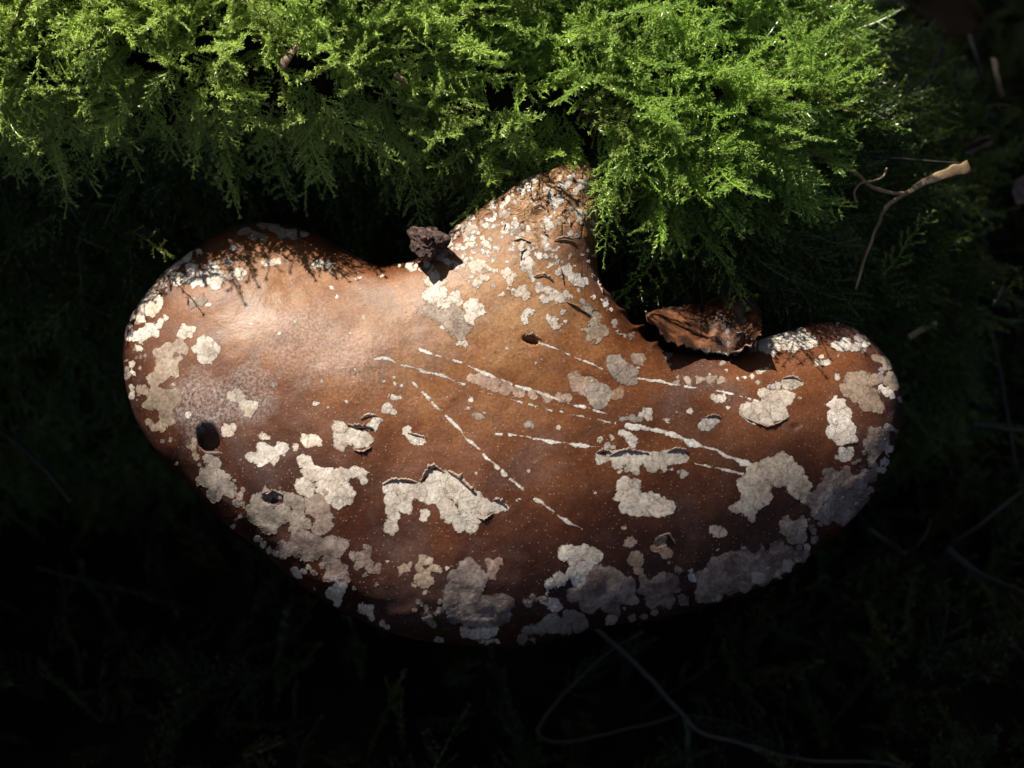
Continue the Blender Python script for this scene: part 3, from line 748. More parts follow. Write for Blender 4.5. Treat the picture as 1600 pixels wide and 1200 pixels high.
flecks(40, (230, 400, 1380, 940), 'pale', 1.0, 2.4, 8, lambda x, y, rs: cast(x, y) is not None)

# ---- skin curled up where the crust has torn
def flap(pts, hgt, out, seed):
    """a thin curled strip standing along a traced edge; out = which way it leans in the picture"""
    rs = random.Random(seed)
    N = 26
    L = [0]
    for (a, b), (c, d) in zip(pts, pts[1:]): L.append(L[-1] + math.hypot(c - a, d - b))
    V = []; Fc = []
    m = 6
    for i in range(N):
        s = L[-1] * i / (N - 1)
        x = np.interp(s, L, [p[0] for p in pts]); y = np.interp(s, L, [p[1] for p in pts])
        h = cast(x, y); g = cast(x + out[0] * 5, y + out[1] * 5)
        if h is None or g is None: return
        p, n = h; o_ = (g[0] - p).normalized()
        kk = (math.sin(math.pi * i / (N - 1)) ** .5) * (.55 + .6 * noise.noise((i * .45, seed, 0)) + .35 * noise.noise((i * .8, seed, 5)))
        kk = max(.08, kk)
        for layer in (0, 1):
            for k in range(m):
                t = k / (m - 1)
                a = t * 1.9
                r = hgt * kk
                q = p + n * (.0001 + r * math.sin(a) * .9) + o_ * (r * (1 - math.cos(a)) * .7)
                q = q + (n * .00008 if layer else Vector()) - o_ * (.00008 if layer else 0)
                V.append(q)
    w2 = 2 * m
    for i in range(N - 1):
        for k in range(m - 1):
            a = i * w2 + k
            Fc.append((a, a + 1, a + w2 + 1, a + w2))
            b = a + m
            Fc.append((b, b + w2, b + w2 + 1, b + 1))
        a = i * w2 + m - 1
        Fc.append((a, a + m, a + m + w2, a + w2))
    o = mesh_obj('curled_skin', V, Fc, M['skinflap'])
    put_under(o, fungus)
for i, (zid, txt, hg, out) in enumerate([
    (8, '140,690 180,672 250,672 300,680', .0010, (0, -1)), (8, '310,680 350,620 375,608 420,635', .0014, (-.3, -1)), (8, '435,630 480,660 520,700 560,735', .0019, (.6, -.8)),
    (8, '640,760 670,765 700,795', .0012, (.5, -.9)), (8, '570,840 600,845 640,820', .0007, (.3, 1)), (8, '1110,545 1140,535 1180,545', .0008, (0, -1)), (8, '1170,560 1240,535 1300,545 1350,550', .0011, (0, -1)),
    (8, '1430,545 1470,532 1530,540', .0012, (.2, -1)), (6, '820,95 850,105 900,105 940,115', .0014, (0, -1)), (6, '880,70 910,55 950,55', .0009, (0, -1)), (6, '850,205 890,210 930,190', .0008, (0, 1)),
    (7, '880,350 920,368 965,385 1010,370 1045,350', .0008, (0, 1)), (7, '745,352 770,348 800,352', .0010, (0, -1)), (7, '1020,212 1060,208 1090,222', .0008, (0, -1)), (6, '465,395 500,385 540,400', .0009, (0, -1)),
    (6, '1085,130 1120,140 1165,150', .0006, (0, -1)), (8, '785,12 820,8 860,28', .0008, (0, -1)), (4, '740,560 745,520 770,500', .0008, (-1, 0)), (4, '920,560 935,600 950,680', .0010, (-1, 0)), (4, '960,760 1010,780 1080,830', .0009, (.4, 1)),
    (4, '640,350 660,380 655,410', .0008, (1, 0)), (4, '850,380 860,420 875,440', .0009, (-1, 0)), (4, '600,270 640,255 690,265', .0009, (0, -1)), (4, '800,300 830,290 860,300', .0009, (0, -1)), (4, '930,330 960,350 980,390', .0010, (1, 0)),
    (4, '700,460 740,450 790,470', .0008, (0, 1)), (4, '900,460 950,450 1000,460', .0009, (0, -1)), (4, '1080,620 1110,660 1140,720', .0009, (1, 0)), (4, '800,640 850,630 900,660', .0009, (0, -1)), (0, '1030,838 1045,835 1055,850', .0010, (0, -1))]):
    flap(poly_px(zid, txt), hg, out, i + 3)

# ------------------------------------------------------------------ moss
def moss_shoot(seed, length, pinnae, leaf, curl=.25, plume=1.):
    """one moss shoot along +Z: a wiry stem, side branches in one plane, pointed leaflets all round"""
    rs = random.Random(seed)
    V = []; Fc = []; tip = []
    def leaflet(p, ax, ang, spread, ln):
        side = ax.orthogonal().normalized()
        side = Quaternion(ax, ang) @ side
        d = (ax * math.cos(spread) + side * math.sin(spread)).normalized()
        wv = d.cross(ax).normalized() * ln * .15
        up = wv.cross(d).normalized() * ln * .08
        i = len(V)
        V.extend([p, p + d * ln * .45 + wv + up, p + d * ln - up * 1.2, p + d * ln * .45 - wv + up])
        tip.extend([0, .35, 1., .35])
        Fc.append((i, i + 1, i + 2)); Fc.append((i, i + 2, i + 3))
    def axis(pts, r):
        for k in range(len(pts) - 1):
            a, b = pts[k], pts[k + 1]
            d = (b - a).normalized(); s = d.orthogonal().normalized(); u = d.cross(s)
            i = len(V)
            for q in (a, b):
                for j in range(3):
                    an = j * 2.094
                    V.append(q + (s * math.cos(an) + u * math.sin(an)) * r); tip.append(0)
            for j in range(3):
                Fc.append((i + j, i + (j + 1) % 3, i + 3 + (j + 1) % 3, i + 3 + j))
    n = max(8, int(length / (leaf * .36)))
    p = Vector(); d = Vector((rs.uniform(-.2, .2), rs.uniform(-.2, .2), 1)).normalized()
    cb = Vector((rs.uniform(-1, 1), rs.uniform(-.5, .5), rs.uniform(-.3, .3)))
    main = [p.copy()]
    for i in range(n):
        d = (d + cb * curl * 2 / n + Vector((rs.uniform(-1, 1), rs.uniform(-1, 1), 0)) * .05).normalized()
        p = p + d * length / n
        main.append(p.copy())
    axis(main[::3] + [main[-1]], leaf * .07)
    for i, q in enumerate(main[1:]):
        dd = (main[i + 1] - main[i]).normalized()
        k = i / n
        for _ in range(2):
            leaflet(q, dd, rs.uniform(0, 6.283), rs.uniform(.5, 1.0), leaf * rs.uniform(.7, 1.1) * (1 - .35 * k))
    sgn = 1
    for j in range(pinnae):
        k = .10 + .82 * j / pinnae + rs.uniform(-.02, .02)
        i = min(n - 1, int(k * n))
        dd = (main[i + 1] - main[i]).normalized()
        sd = Vector((sgn, rs.uniform(-.22, .22), 0)); sgn = -sgn
        bd = (dd * rs.uniform(.5, .9) + sd).normalized()
        bl = length * plume * .30 * (1 - k) ** .6 * rs.uniform(.6, 1.2) + leaf
        m = max(4, int(bl / (leaf * .40)))
        b = main[i].copy(); bp = [b.copy()]
        for _ in range(m):
            bd = (bd + dd * .10 + Vector((rs.uniform(-1, 1), rs.uniform(-1, 1), rs.uniform(-1, 1))) * .07).normalized()
            b = b + bd * bl / m; bp.append(b.copy())
            leaflet(b, bd, rs.uniform(0, 6.283), rs.uniform(.45, .95), leaf * rs.uniform(.6, .95))
            leaflet(b, bd, rs.uniform(0, 6.283), rs.uniform(.45, .95), leaf * rs.uniform(.6, .95))
        leaflet(b, bd, 0, .1, leaf * .8)
        axis([bp[0], bp[-1]], leaf * .05)
    for a in range(5): leaflet(main[-1], d, a * 1.26, .45, leaf * .8)
    return V, Fc, tip
def shoot_mesh(name, mat, *a, **k):
    V, Fc, tp = moss_shoot(*a, **k)
    me = bpy.data.meshes.new(name)
    me.from_pydata([tuple(v) for v in V], [], Fc)
    me.materials.append(mat)
    at = me.attributes.new('tip', 'FLOAT', 'POINT'); at.data.foreach_set('value', np.array(tp, np.float32))
    return me
def template_set(name, mat, specs):
    c = bpy.data.collections.new(name)
    for i, (ln, pin, lf, cu, pl) in enumerate(specs):
        o = bpy.data.objects.new('%s_%02d' % (name, i), shoot_mesh(name, mat, 100 + i, ln, pin, lf, cu, pl))
        c.objects.link(o)
    return c
SPEC = [(.020, 13, .0016, .5, .9), (.024, 15, .0015, .4, .8), (.017, 11, .0016, .6, 1.), (.027, 18, .0015, .5, .7), (.014, 9, .0017, .5, 1.1), (.021, 10, .0016, .8, .8), (.026, 15, .0014, .6, .6), (.017, 13, .0015, .3, 1.), (.022, 5, .0016, .8, .45)]
TC_MOSS = template_set('moss_shoot', M['moss'], SPEC)
TC_SHADE = template_set('moss_shoot_shade', M['moss_shade'], SPEC)
TC_GND = template_set('ground_shoot', M['mossg'], SPEC)
TC_TALL = template_set('creeping_shoot', M['mossg'], [(.035, 9, .0018, .8, .55), (.045, 8, .0018, 1., .4), (.030, 12, .0016, .6, .7)])

def scatter(name, pts, coll, nt_count):
    """pts: list of (location, quaternion, scale)"""
    me = bpy.data.meshes.new(name)
    me.from_pydata([tuple(p[0]) for p in pts], [], [])
    for an, typ, dat in (('rot', 'FLOAT_VECTOR', [c for p in pts for c in p[1].to_euler()]), ('scl', 'FLOAT', [p[2] for p in pts]), ('idx', 'INT', [random.randrange(nt_count) for p in pts])):
        at = me.attributes.new(an, typ, 'POINT')
        at.data.foreach_set('vector' if typ == 'FLOAT_VECTOR' else 'value', dat)
    o = bpy.data.objects.new(name, me); COL.objects.link(o)
    g = bpy.data.node_groups.new(name + '_nodes', 'GeometryNodeTree')
    g.interface.new_socket('Geometry', in_out='INPUT', socket_type='NodeSocketGeometry')
    g.interface.new_socket('Geometry', in_out='OUTPUT', socket_type='NodeSocketGeometry')
    N = g.nodes.new
    gi, go, ip, ci = N('NodeGroupInput'), N('NodeGroupOutput'), N('GeometryNodeInstanceOnPoints'), N('GeometryNodeCollectionInfo')
    ci.inputs['Collection'].default_value = coll
    ci.inputs['Separate Children'].default_value = True
    ci.inputs['Reset Children'].default_value = True
    ip.inputs['Pick Instance'].default_value = True
    def named(a, typ):
        k = N('GeometryNodeInputNamedAttribute'); k.data_type = typ; k.inputs[0].default_value = a
        return k.outputs[0]
    e2r = N('FunctionNodeEulerToRotation')
    lk = g.links.new
    lk(named('rot', 'FLOAT_VECTOR'), e2r.inputs[0])
    lk(gi.outputs[0], ip.inputs['Points']); lk(ci.outputs[0], ip.inputs['Instance'])
    lk(e2r.outputs[0], ip.inputs['Rotation']); lk(named('scl', 'FLOAT'), ip.inputs['Scale']); lk(named('idx', 'INT'), ip.inputs['Instance Index'])
    lk(ip.outputs[0], go.inputs[0])
    o.modifiers.new('scatter', 'NODES').node_group = g
    return o

def project(p):
    v = np.array(p) - CAM; z = v @ FW
    return 800 + F * (v @ RT) / z, 600 - F * (v @ UP) / z, z
def cap_depth(px, py):
    d = Vector(ray(px, py)); h = CB.ray_cast(Vector(CAM), d.normalized())
    return None if h[0] is None else (h[0] - Vector(CAM)).dot(Vector(FW))
BARE = [(800, 145, 42), (940, 200, 55), (870, 240, 40), (900, 262, 45)]
def clear_of_cap(p, q):
    """the shoot may hang behind the cap, not across it"""
    for t in (.35, .7, 1.):
        a = p.lerp(q, t)
        x, y, z = project(a)
        cdp = cap_depth(x, y)
        if cdp is not None and z < cdp + .004:
            if 905 < x < 1010 and y < 300 and t < 1.1: continue
            return False
    return True
SUNWAYS = [((-.006, .034, .016), .007), ((.004, .040, .020), .008), ((.014, .045, .022), .008), ((.022, .040, .018), .006), ((.006, .050, .024), .007)]
for x_, y_ in [(300, 418), (340, 408), (380, 404), (430, 405), (480, 412), (530, 420), (580, 426), (630, 425), (680, 408)]:
    h_ = cast(x_, y_)
    if h_: SUNWAYS.append((tuple(h_[0]), .0038))
def in_sunway(p, q):
    for c, r in SUNWAYS:
        c = Vector(c)
        for a in (p.lerp(q, .5), q):
            v = a - c; t = v.dot(SUN)
            if .002 < t < .055 and (v - SUN * t).length < r: return True
    return False
def on_log(n, xr, pick, rs):
    """random points on the log's skin with their normals"""
    me = log_mesh.data
    ar = np.empty(len(me.polygons)); me.polygons.foreach_get('area', ar)
    ce = np.empty(len(ar) * 3); me.polygons.foreach_get('center', ce); ce = ce.reshape(-1, 3) + np.array(log_mesh.matrix_parent_inverse.translation + log_root.location)
    wgt = ar * (ce[:, 0] > xr[0]) * (ce[:, 0] < xr[1]) * pick(ce)
    idx = rs.choice(len(ar), n, p=wgt / wgt.sum())
    out = []
    for i in idx:
        f = me.polygons[i]
        vs_ = [me.vertices[k].co for k in f.vertices][:4]
        a, b = rs.random(), rs.random()
        p = vs_[0].lerp(vs_[1], a).lerp(vs_[3].lerp(vs_[2], a), b)
        out.append((Vector(p), f.normal.copy()))
    return out
me_n = sum(p.normal.z for p in log_mesh.data.polygons if p.center.z > .04)
if me_n < 0: log_mesh.data.flip_normals()

def moss_pts(n, xr, pick, seed, smin, smax):
    rs = np.random.default_rng(seed)
    out = []
    for p, nr in on_log(n, xr, pick, rs):
        g = Vector((0, 0, -1)); g = g - nr * g.dot(nr)
        top = max(0., nr.z)
        clump = noise.noise(p * 55) + .5 * noise.noise(p * 130)
        if clump < -.48 and rs.random() < .75: continue
        rv = Vector(rs.normal(size=3)); rv -= nr * rv.dot(nr)
        lf = float(ss(.005, -.03, p.x))                # past the stalk the carpet stands up and its edge is undercut
        if lf > .5 and nr.z < .35 and p.z > .012 and rs.random() < .8: continue
        d = (nr * (.34 + .46 * top - .16 * lf * (1 - top)) + g * (1.05 - .55 * top) + rv * .42 + Vector((.12, -.42 + .30 * lf, .22 * lf)) * top).normalized()
        s = rs.uniform(smin, smax) * (1 + .28 * clump)
        q = p + d * .021 * s
        x, y, _ = project(q)
        if any((x - a) ** 2 + ((y - b) * 1.5) ** 2 < r * r for a, b, r in BARE) and rs.random() < .88: continue
        if not clear_of_cap(p, q): continue
        if in_sunway(p, q) and rs.random() < (.92 if p.x > -.012 else .8): continue
        base = p + nr * (.001 + .003 * max(0, clump))
        yv = (nr + Vector((0, 0, .5)) - d * (nr + Vector((0, 0, .5))).dot(d)).normalized()          # the flat of the frond faces outwards
        quat = Matrix((yv.cross(d), yv, d)).transposed().to_quaternion() @ Quaternion((0, 0, 1), rs.normal() * .45)
        out.append((base, quat, s))
    return out
front_top = lambda c: (c[:, 1] < .135) * (c[:, 2] > .012) * 1.0
face = lambda c: (c[:, 1] < .098) * (c[:, 2] <= .022) * (c[:, 2] > -.17) * np.where(c[:, 2] > -.05, 1., .35)
back = lambda c: (c[:, 1] >= .13) * 1.0
mp = moss_pts(6800, (-.235, .135), front_top, 3, .55, 1.15)
tag(scatter('moss', mp, TC_MOSS, len(SPEC)), 'bright green feathery moss covering the log top', 'moss', kind='stuff')
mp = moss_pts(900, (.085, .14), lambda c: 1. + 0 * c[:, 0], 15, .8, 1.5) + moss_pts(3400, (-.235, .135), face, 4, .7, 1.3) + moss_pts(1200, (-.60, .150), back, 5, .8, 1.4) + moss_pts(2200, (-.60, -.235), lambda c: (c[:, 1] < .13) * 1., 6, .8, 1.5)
tag(scatter('shaded_moss', mp, TC_SHADE, len(SPEC)), 'dark hanging moss on the shaded side of the log', 'moss', kind='stuff')

def ground_pts(n, seed):
    rs = np.random.default_rng(seed); out = []
    while len(out) < n:
        x, y = rs.uniform(-.40, .42), rs.uniform(-.30, .62)
        if noise.noise((x * 9, y * 9, 6.)) < -.12: continue
        h = GB.ray_cast(Vector((x, y, 1)), Vector((0, 0, -1)))
        d = Vector((rs.normal() * .6, rs.normal() * .6, .7)).normalized()
        out.append((h[0], d.to_track_quat('Z', 'Y') @ Quaternion((0, 0, 1), rs.uniform(0, 6.28)), rs.uniform(.7, 1.5)))
    return out
gp = ground_pts(2600, 8)
rs_ = np.random.default_rng(31)
for _ in range(1800):
    x, y = rs_.uniform(.09, .34), rs_.uniform(-.05, .50)
    d = Vector((rs_.normal() * .6, rs_.normal() * .6, .7)).normalized()
    h = GB.ray_cast(Vector((x, y, 1)), Vector((0, 0, -1)))
    gp.append((h[0], d.to_track_quat('Z', 'Y') @ Quaternion((0, 0, 1), rs_.uniform(0, 6.28)), rs_.uniform(.8, 1.7)))
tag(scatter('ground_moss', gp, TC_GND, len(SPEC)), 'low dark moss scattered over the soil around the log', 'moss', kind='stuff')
tag(scatter('creeping_stems', ground_pts(500, 9) + [(p, q, s) for p, q, s in moss_pts(260, (-.235, .15), face, 11, .7, 1.1)], TC_TALL, 3), 'long thin creeping moss stems in the shade', 'moss', kind='stuff')

# single shoots that stand clear of the carpet
def free_shoot(x0, y0, x1, y1, yb, yt, seed, pin, label, group, plume=.8, leaf=.0013, curl=.25, mat='moss'):
    if x0 < 850 and seed != 80: yb, yt = yb + .014, yt + .017
    a, b = at_y(x0, y0, yb), at_y(x1, y1, yt)
    L = (b - a).length
    me = shoot_mesh('moss_frond', M[mat], seed, L, pin, leaf, curl, plume)
    o = bpy.data.objects.new('moss_frond', me); COL.objects.link(o)
    d = (b - a).normalized()
    z = d; yv = (Vector(CAM) - a).normalized(); yv = (yv - z * yv.dot(z)).normalized(); xv = yv.cross(z)
    o.matrix_world = Matrix.Translation(a) @ Matrix((xv, yv, z)).transposed().to_4x4()
    tag(o, label, 'moss shoot', group)
G1 = 'moss shoots hanging over the shaded side of the log'
SH = 'dim feathery moss shoot hanging against the dark log side behind the cap'
BR = 'sunlit feathery moss shoot hanging over the edge of the mossy log'
free_shoot(986, 205, 978, 398, .040, .034, 21, 18, 'long bright moss shoot dangling beside the fungus stalk', G1, .62, .0014, .12)
free_shoot(960, 235, 925, 332, .042, .036, 22, 14, 'short mossy spray drooping over the top of the stalk', G1, .9)
free_shoot(480, 262, 460, 330, .043, .038, 23, 2, 'slim bare-tipped bright moss shoot hanging alone above the cap', G1, .3, .0012, .3)
free_shoot(592, 150, 610, 362, .049, .044, 24, 26, 'long fern-like dim moss shoot hanging between cap lobe and stalk', G1, .85, .0013, .15)
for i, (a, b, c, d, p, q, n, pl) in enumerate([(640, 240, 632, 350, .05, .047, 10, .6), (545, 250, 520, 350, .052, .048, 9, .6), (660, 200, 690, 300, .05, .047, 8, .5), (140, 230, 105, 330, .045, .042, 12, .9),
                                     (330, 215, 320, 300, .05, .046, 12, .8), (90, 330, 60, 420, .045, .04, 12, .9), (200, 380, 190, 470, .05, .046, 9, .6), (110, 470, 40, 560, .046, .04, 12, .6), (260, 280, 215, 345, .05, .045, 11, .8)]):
    free_shoot(a, b, c, d, p, q, 40 + i, n, SH, 'dim moss shoots on the shaded log side', pl, .0015, .3, 'moss_shade')
for i, (a, b, c, d, p, q, n, pl) in enumerate([(60, 85, 68, 205, .043, .038, 9, .5), (500, 150, 545, 232, .042, .036, 12, .9), (505, 165, 508, 236, .042, .037, 12, .9), (790, 165, 768, 248, .044, .038, 13, .9), (760, 165, 690, 190, .044, .037, 14, .9),
                                     (640, 180, 682, 242, .044, .038, 8, .5), (265, 105, 245, 175, .044, .037, 9, .7), (160, 75, 120, 120, .044, .038, 12, .9), (830, 165, 785, 235, .045, .038, 14, .9), (390, 140, 415, 195, .044, .038, 10, .8)]):
    free_shoot(a, b, c, d, p, q, 60 + i, n, BR, 'bright moss shoots at the edge of the log', pl, .0013, .35)
free_shoot(200, 362, 300, 386, .046, .030, 80, 6, 'moss shoot reaching out to touch the edge of the cap', G1, .45, .0014, .2, 'moss_shade')
free_shoot(1375, 435, 1462, 340, .050, .055, 81, 10, 'arching moss shoot rising past the bent dry grass blade', G1, .55, .0015, .5)
free_shoot(1215, 255, 1290, 328, .050, .044, 82, 14, 'bushy moss shoot beside the bent dry grass blade', G1, 1., .0015, .2)

# ------------------------------------------------------------------ dead leaf lying against the cap
def build_leaf():
    rs = random.Random(5)
    nu, nv = 56, 22
    U = np.linspace(-1, 1, nu)
    bot = np.interp(U, [-1, -.8, -.62, -.35, -.1, .15, .45, .62, .8, 1], [494, 512, 536, 541, 548, 553, 553, 549, 540, 520])
    top = np.interp(U, [-1, -.75, -.4, 0, .3, .55, .8, .9, 1], [490, 481, 478, 472, 461, 458, 459, 472, 488])
    lef = np.interp(U, [-1, 1], [1010, 1190])
    V = []
    base = []
    for i, u in enumerate(U):
        h = cast(lef[i], min(bot[i] + 6, 556)) or cast(lef[i], 562)
        base.append((h[0] - Vector(CAM)).dot(Vector(FW)))
    base = np.convolve(np.r_[[base[0]] * 6, base, [base[-1]] * 6], np.ones(13) / 13, 'valid')
    L = [[], []]
    for i, u in enumerate(U):
        for j in range(nv):
            v = j / (nv - 1)
            jag = 8 * noise.noise((i * .37, 3, 1)) + 6 * noise.noise((i * .81, 8, 1)) + 2 * noise.noise((i * 1.7, 2, 1))
            px = lef[i] + (5 * noise.noise((v * 9, u * 2, 4)) + 4 * noise.noise((v * 25, 0, 4))) * (abs(u) ** 6)
            py = bot[i] + (top[i] - bot[i]) * v + jag * ((1 - v) ** 8 * 1. + v ** 8 * .45)
            vein = abs(math.sin((u * 7 + v * 2.2) * 1.6)) ** 6
            dep = base[i] - .0022 + .017 * v + .0018 * noise.noise((u * 1.7, v * 1.7, 2)) - .0022 * u * u * (1 - v) + .0010 * noise.noise((u * 3.5, v * 3, 2)) + .0005 * noise.noise((u * 8, v * 6, 5))
            if u > .35: dep -= .004 * (1 - v) ** 5 * float(ss(.35, .6, u))
            p = at_depth(px, py, dep)
            L[0].append(p); L[1].append(p + Vector(FW) * .00025)
    V = L[0] + L[1]; o2 = nu * nv; Fc = []
    for i in range(nu - 1):
        for j in range(nv - 1):
            a = i * nv + j
            Fc.append((a, a + nv, a + nv + 1, a + 1)); Fc.append((a + o2, a + o2 + 1, a + o2 + nv + 1, a + o2 + nv))
    brd = [(i * nv, (i + 1) * nv) for i in range(nu - 1)] + [((nu - 1) * nv + j, (nu - 1) * nv + j + 1) for j in range(nv - 1)] + [((i + 1) * nv + nv - 1, i * nv + nv - 1) for i in range(nu - 1)] + [(j + 1, j) for j in range(nv - 1)]
    Fc += [(b, a, a + o2, b + o2) for a, b in brd]
    root = empty('dead_leaf', tuple(V[nu // 2 * nv]))
    tag(root, 'curled wet dark brown dead leaf resting on the cap beside the stalk', 'leaf')
    b = mesh_obj('blade', V, Fc, M['leaf']); put_under(b, root)
    # crumpled lobes at the turned-up corner
    for k, (cx, cy, r) in enumerate([(1157, 530, 11), (1168, 532, 9), (1176, 541, 10), (1150, 548, 7)]):
        c = at_depth(cx, cy, base[46] - .006)
        vv = []; ff = []
        for i in range(9):
            for j in range(9):
                x, y = (i - 4) / 4, (j - 4) / 4
                rr = r * .148e-3 * (1 + .25 * noise.noise((x * 2 + k, y * 2, 1)))
                vv.append(c + Vector(RT) * x * rr * .8 + Vector(UP) * y * rr + Vector(FW) * (.0016 * (x * x - .4 * y) + .0009 * noise.noise((x * 2, y * 2, k))))
        for i in range(8):
            for j in range(8):
                a = i * 9 + j; ff.append((a, a + 9, a + 10, a + 1))
        lo = mesh_obj('curled_lobe', vv, ff, M['leaf']); md = lo.modifiers.new('t', 'SOLIDIFY'); md.thickness = .0003
        put_under(lo, root)
    return root
leaf_root = build_leaf()

def tube(name, pts, r0, r1, mat, flat=1., sides=8, label=None, cat=None, group=None, kinks=.0, seed=1, parent=None, sub=6):
    """a tapered, slightly flattened stalk through the points"""
    pts = [Vector(p) for p in pts]
    # Catmull-Rom
    Q = []
    e = [pts[0] * 2 - pts[1]] + pts + [pts[-1] * 2 - pts[-2]]
    for i in range(1, len(e) - 2):
        for k in range(sub):
            t = k / sub
            a, b, c, d = e[i - 1], e[i], e[i + 1], e[i + 2]
            Q.append(.5 * ((2 * b) + (c - a) * t + (2 * a - 5 * b + 4 * c - d) * t * t + (3 * b - a - 3 * c + d) * t ** 3))
    Q.append(pts[-1])
    V = []; Fc = []; n = len(Q)
    side = None
    for i, q in enumerate(Q):
        d = (Q[min(n - 1, i + 1)] - Q[max(0, i - 1)]).normalized()
        if side is None: side = d.cross(Vector(FW)).normalized()
        side = (side - d * side.dot(d)).normalized(); up = d.cross(side)
        t = i / (n - 1)
        r = r0 + (r1 - r0) * t
        r *= 1 + .25 * noise.noise((i * .35, seed, 2))
        q = q + Vector((noise.noise((i * .3, seed, 0)), noise.noise((i * .3, seed, 7)), noise.noise((i * .3, seed, 9)))) * kinks
        for j in range(sides):
            a = 2 * math.pi * j / sides
            V.append(q + side * math.cos(a) * r + up * math.sin(a) * r * flat)
    for i in range(n - 1):
        for j in range(sides):
            k = (j + 1) % sides
            Fc.append((i * sides + j, i * sides + k, (i + 1) * sides + k, (i + 1) * sides + j))
    Fc.append(tuple(reversed(range(sides)))); Fc.append(tuple((n - 1) * sides + j for j in range(sides)))
    o = mesh_obj(name, V, Fc, M[mat])
    if parent: put_under(o, parent)
    if label: tag(o, label, cat, group)
    return o
st = tube('petiole', [at_depth(1030, 505, .400), at_depth(1016, 503, .3985), at_depth(1012, 496, .399), at_depth(1018, 491, .400), at_depth(1022, 498, .4)], .0005, .0003, 'leaf', parent=leaf_root)

# bark crumb on the shoulder of the stalk
def crumb(name, px, py, dep, r, seed, mat, label, cat, sq=(1, .8, .7), sub=4, rough=.45):
    bm = bmesh.new()
    bmesh.ops.create_icosphere(bm, subdivisions=sub, radius=1)
    c = at_depth(px, py, dep)
    for v in bm.verts:
        p = v.co.copy()
        d = noise.voronoi(p * 1.6 + Vector((seed, 0, 0)))[0]
        k = 1 + rough * .8 * noise.noise(p * 1.2 + Vector((0, seed, 0))) + .30 * rough * noise.noise(Vector((p.x * 2, p.y * 7, p.z * 7))) + .14 * rough * noise.noise(p * 14)
        mx = max(abs(p.x), abs(p.y), abs(p.z)); p = p.lerp(p / mx * .8, .75)
        p = p * k * r
        v.co = Euler((.4, .5, seed)).to_matrix() @ Vector((p.x * sq[0], p.y * sq[1], p.z * sq[2]))
    me = bpy.data.meshes.new(name); bm.to_mesh(me); bm.free(); me.materials.append(M[mat])
    o = bpy.data.objects.new(name, me); COL.objects.link(o); o.location = c
    tag(o, label, cat)
    return o
h = cast(690, 398) or cast(700, 400)
dd = (h[0] - Vector(CAM)).dot(Vector(FW))
crumb('bark_crumb', 668, 379, dd - .002, .0046, 2, 'bark', 'dark crumbly bark fragment lodged where the stalk meets the cap', 'bark', (1.30, .80, .75), 4, .55)

# ------------------------------------------------------------------ straw, needles and blades
def on_moss(px, py, lift=.010):
    d = Vector(ray(px, py)).normalized()
    h = LB.ray_cast(Vector(CAM), d)
    p = h[0] if h[0] else at_depth(px, py, .44)
    return p - d * lift
def mtube(name, pix, r0, r1, mat, label, cat, flat=.5, lift=.012, seed=1, group=None, kinks=.0003):
    return tube(name, [on_moss(x, y, lift) for x, y in pix], r0, r1, mat, flat, 8, label, cat, group, kinks, seed)
mtube('straw', [(522, 49), (560, 47), (600, 44), (640, 38)], .00045, .0003, 'straw', 'short pale straw lying flat on the bright moss', 'straw', seed=2)
mtube('straw', [(640, 6), (690, 9), (740, 13), (775, 18)], .0004, .0003, 'strawdark', 'long dark straw lying along the top of the moss', 'straw', seed=3)
mtube('pine_needle', [(912, 161), (935, 149), (955, 139), (971, 129)], .00025, .0005, 'straw', 'tan conifer needle stuck in the moss above the stalk', 'needle', seed=4)
mtube('grass_husk', [(437, 107), (448, 93), (458, 80), (466, 70)], .0012, .0006, 'straw', 'grey papery husk tucked into the moss edge', 'husk', .25, .014, 5)
mtube('seed_husk', [(617, 116), (625, 122), (634, 129), (641, 134)], .0007, .0003, 'straw', 'small tan seed husk in the moss', 'husk', .4, .013, 6)
mtube('straw', [(130, 38), (150, 22), (170, 14), (190, 8)], .0004, .0003, 'leaf', 'reddish stalk curving through the yellow moss', 'straw', .6, .014, 7)
mtube('twig', [(1035, 190), (1034, 170), (1030, 150), (1024, 128)], .0004, .00025, 'strawdark', 'thin dark twig standing in the moss', 'twig', .8, .012, 8)
mtube('wood_chip', [(1175, 112), (1188, 115), (1200, 119)], .0006, .0003, 'strawdark', 'grey wood chip lying on the moss', 'wood chip', .4, .012, 9)
mtube('twig', [(905, 178), (935, 187), (965, 192), (1000, 184)], .0005, .0003, 'bark', 'dark wet rootlet across the bare spot above the stalk', 'twig', .8, .009, 10)
# the bent grass blade by the log's end
root = empty('bent_grass_blade', tuple(at_depth(1420, 302, .425)))
tag(root, 'bent dry brown grass blade lying across the moss by the log end', 'grass blade')
for nm, pix, r0, r1, fl, m, sd in [('stalk', [(1237, 232), (1294, 249), (1337, 271), (1372, 297), (1420, 302)], .0004, .0005, .5, 'straw', 1), ('leaf_tip', [(1412, 306), (1435, 290), (1460, 278), (1490, 268), (1514, 260)], .0005, .0017, .15, 'straw', 2),
                                   ('lower_blade', [(1420, 300), (1400, 312), (1381, 328), (1368, 362), (1352, 402), (1337, 452)], .0006, .0003, .4, 'straw', 3)]:
    tube(nm, [at_depth(x, y, .418 + .010 * (x - 1237) / 277 + (.004 if y > 330 else 0)) for x, y in pix], r0, r1, m, fl, 8, parent=root, seed=sd, kinks=.0004)
tube('dry_stem', [at_depth(x, y, .43) for x, y in [(1237, 228), (1337, 243), (1412, 249), (1508, 256)]], .0005, .0003, 'strawdark', .6, 8, 'thin straight dry stem running above the bent grass blade', 'stem')
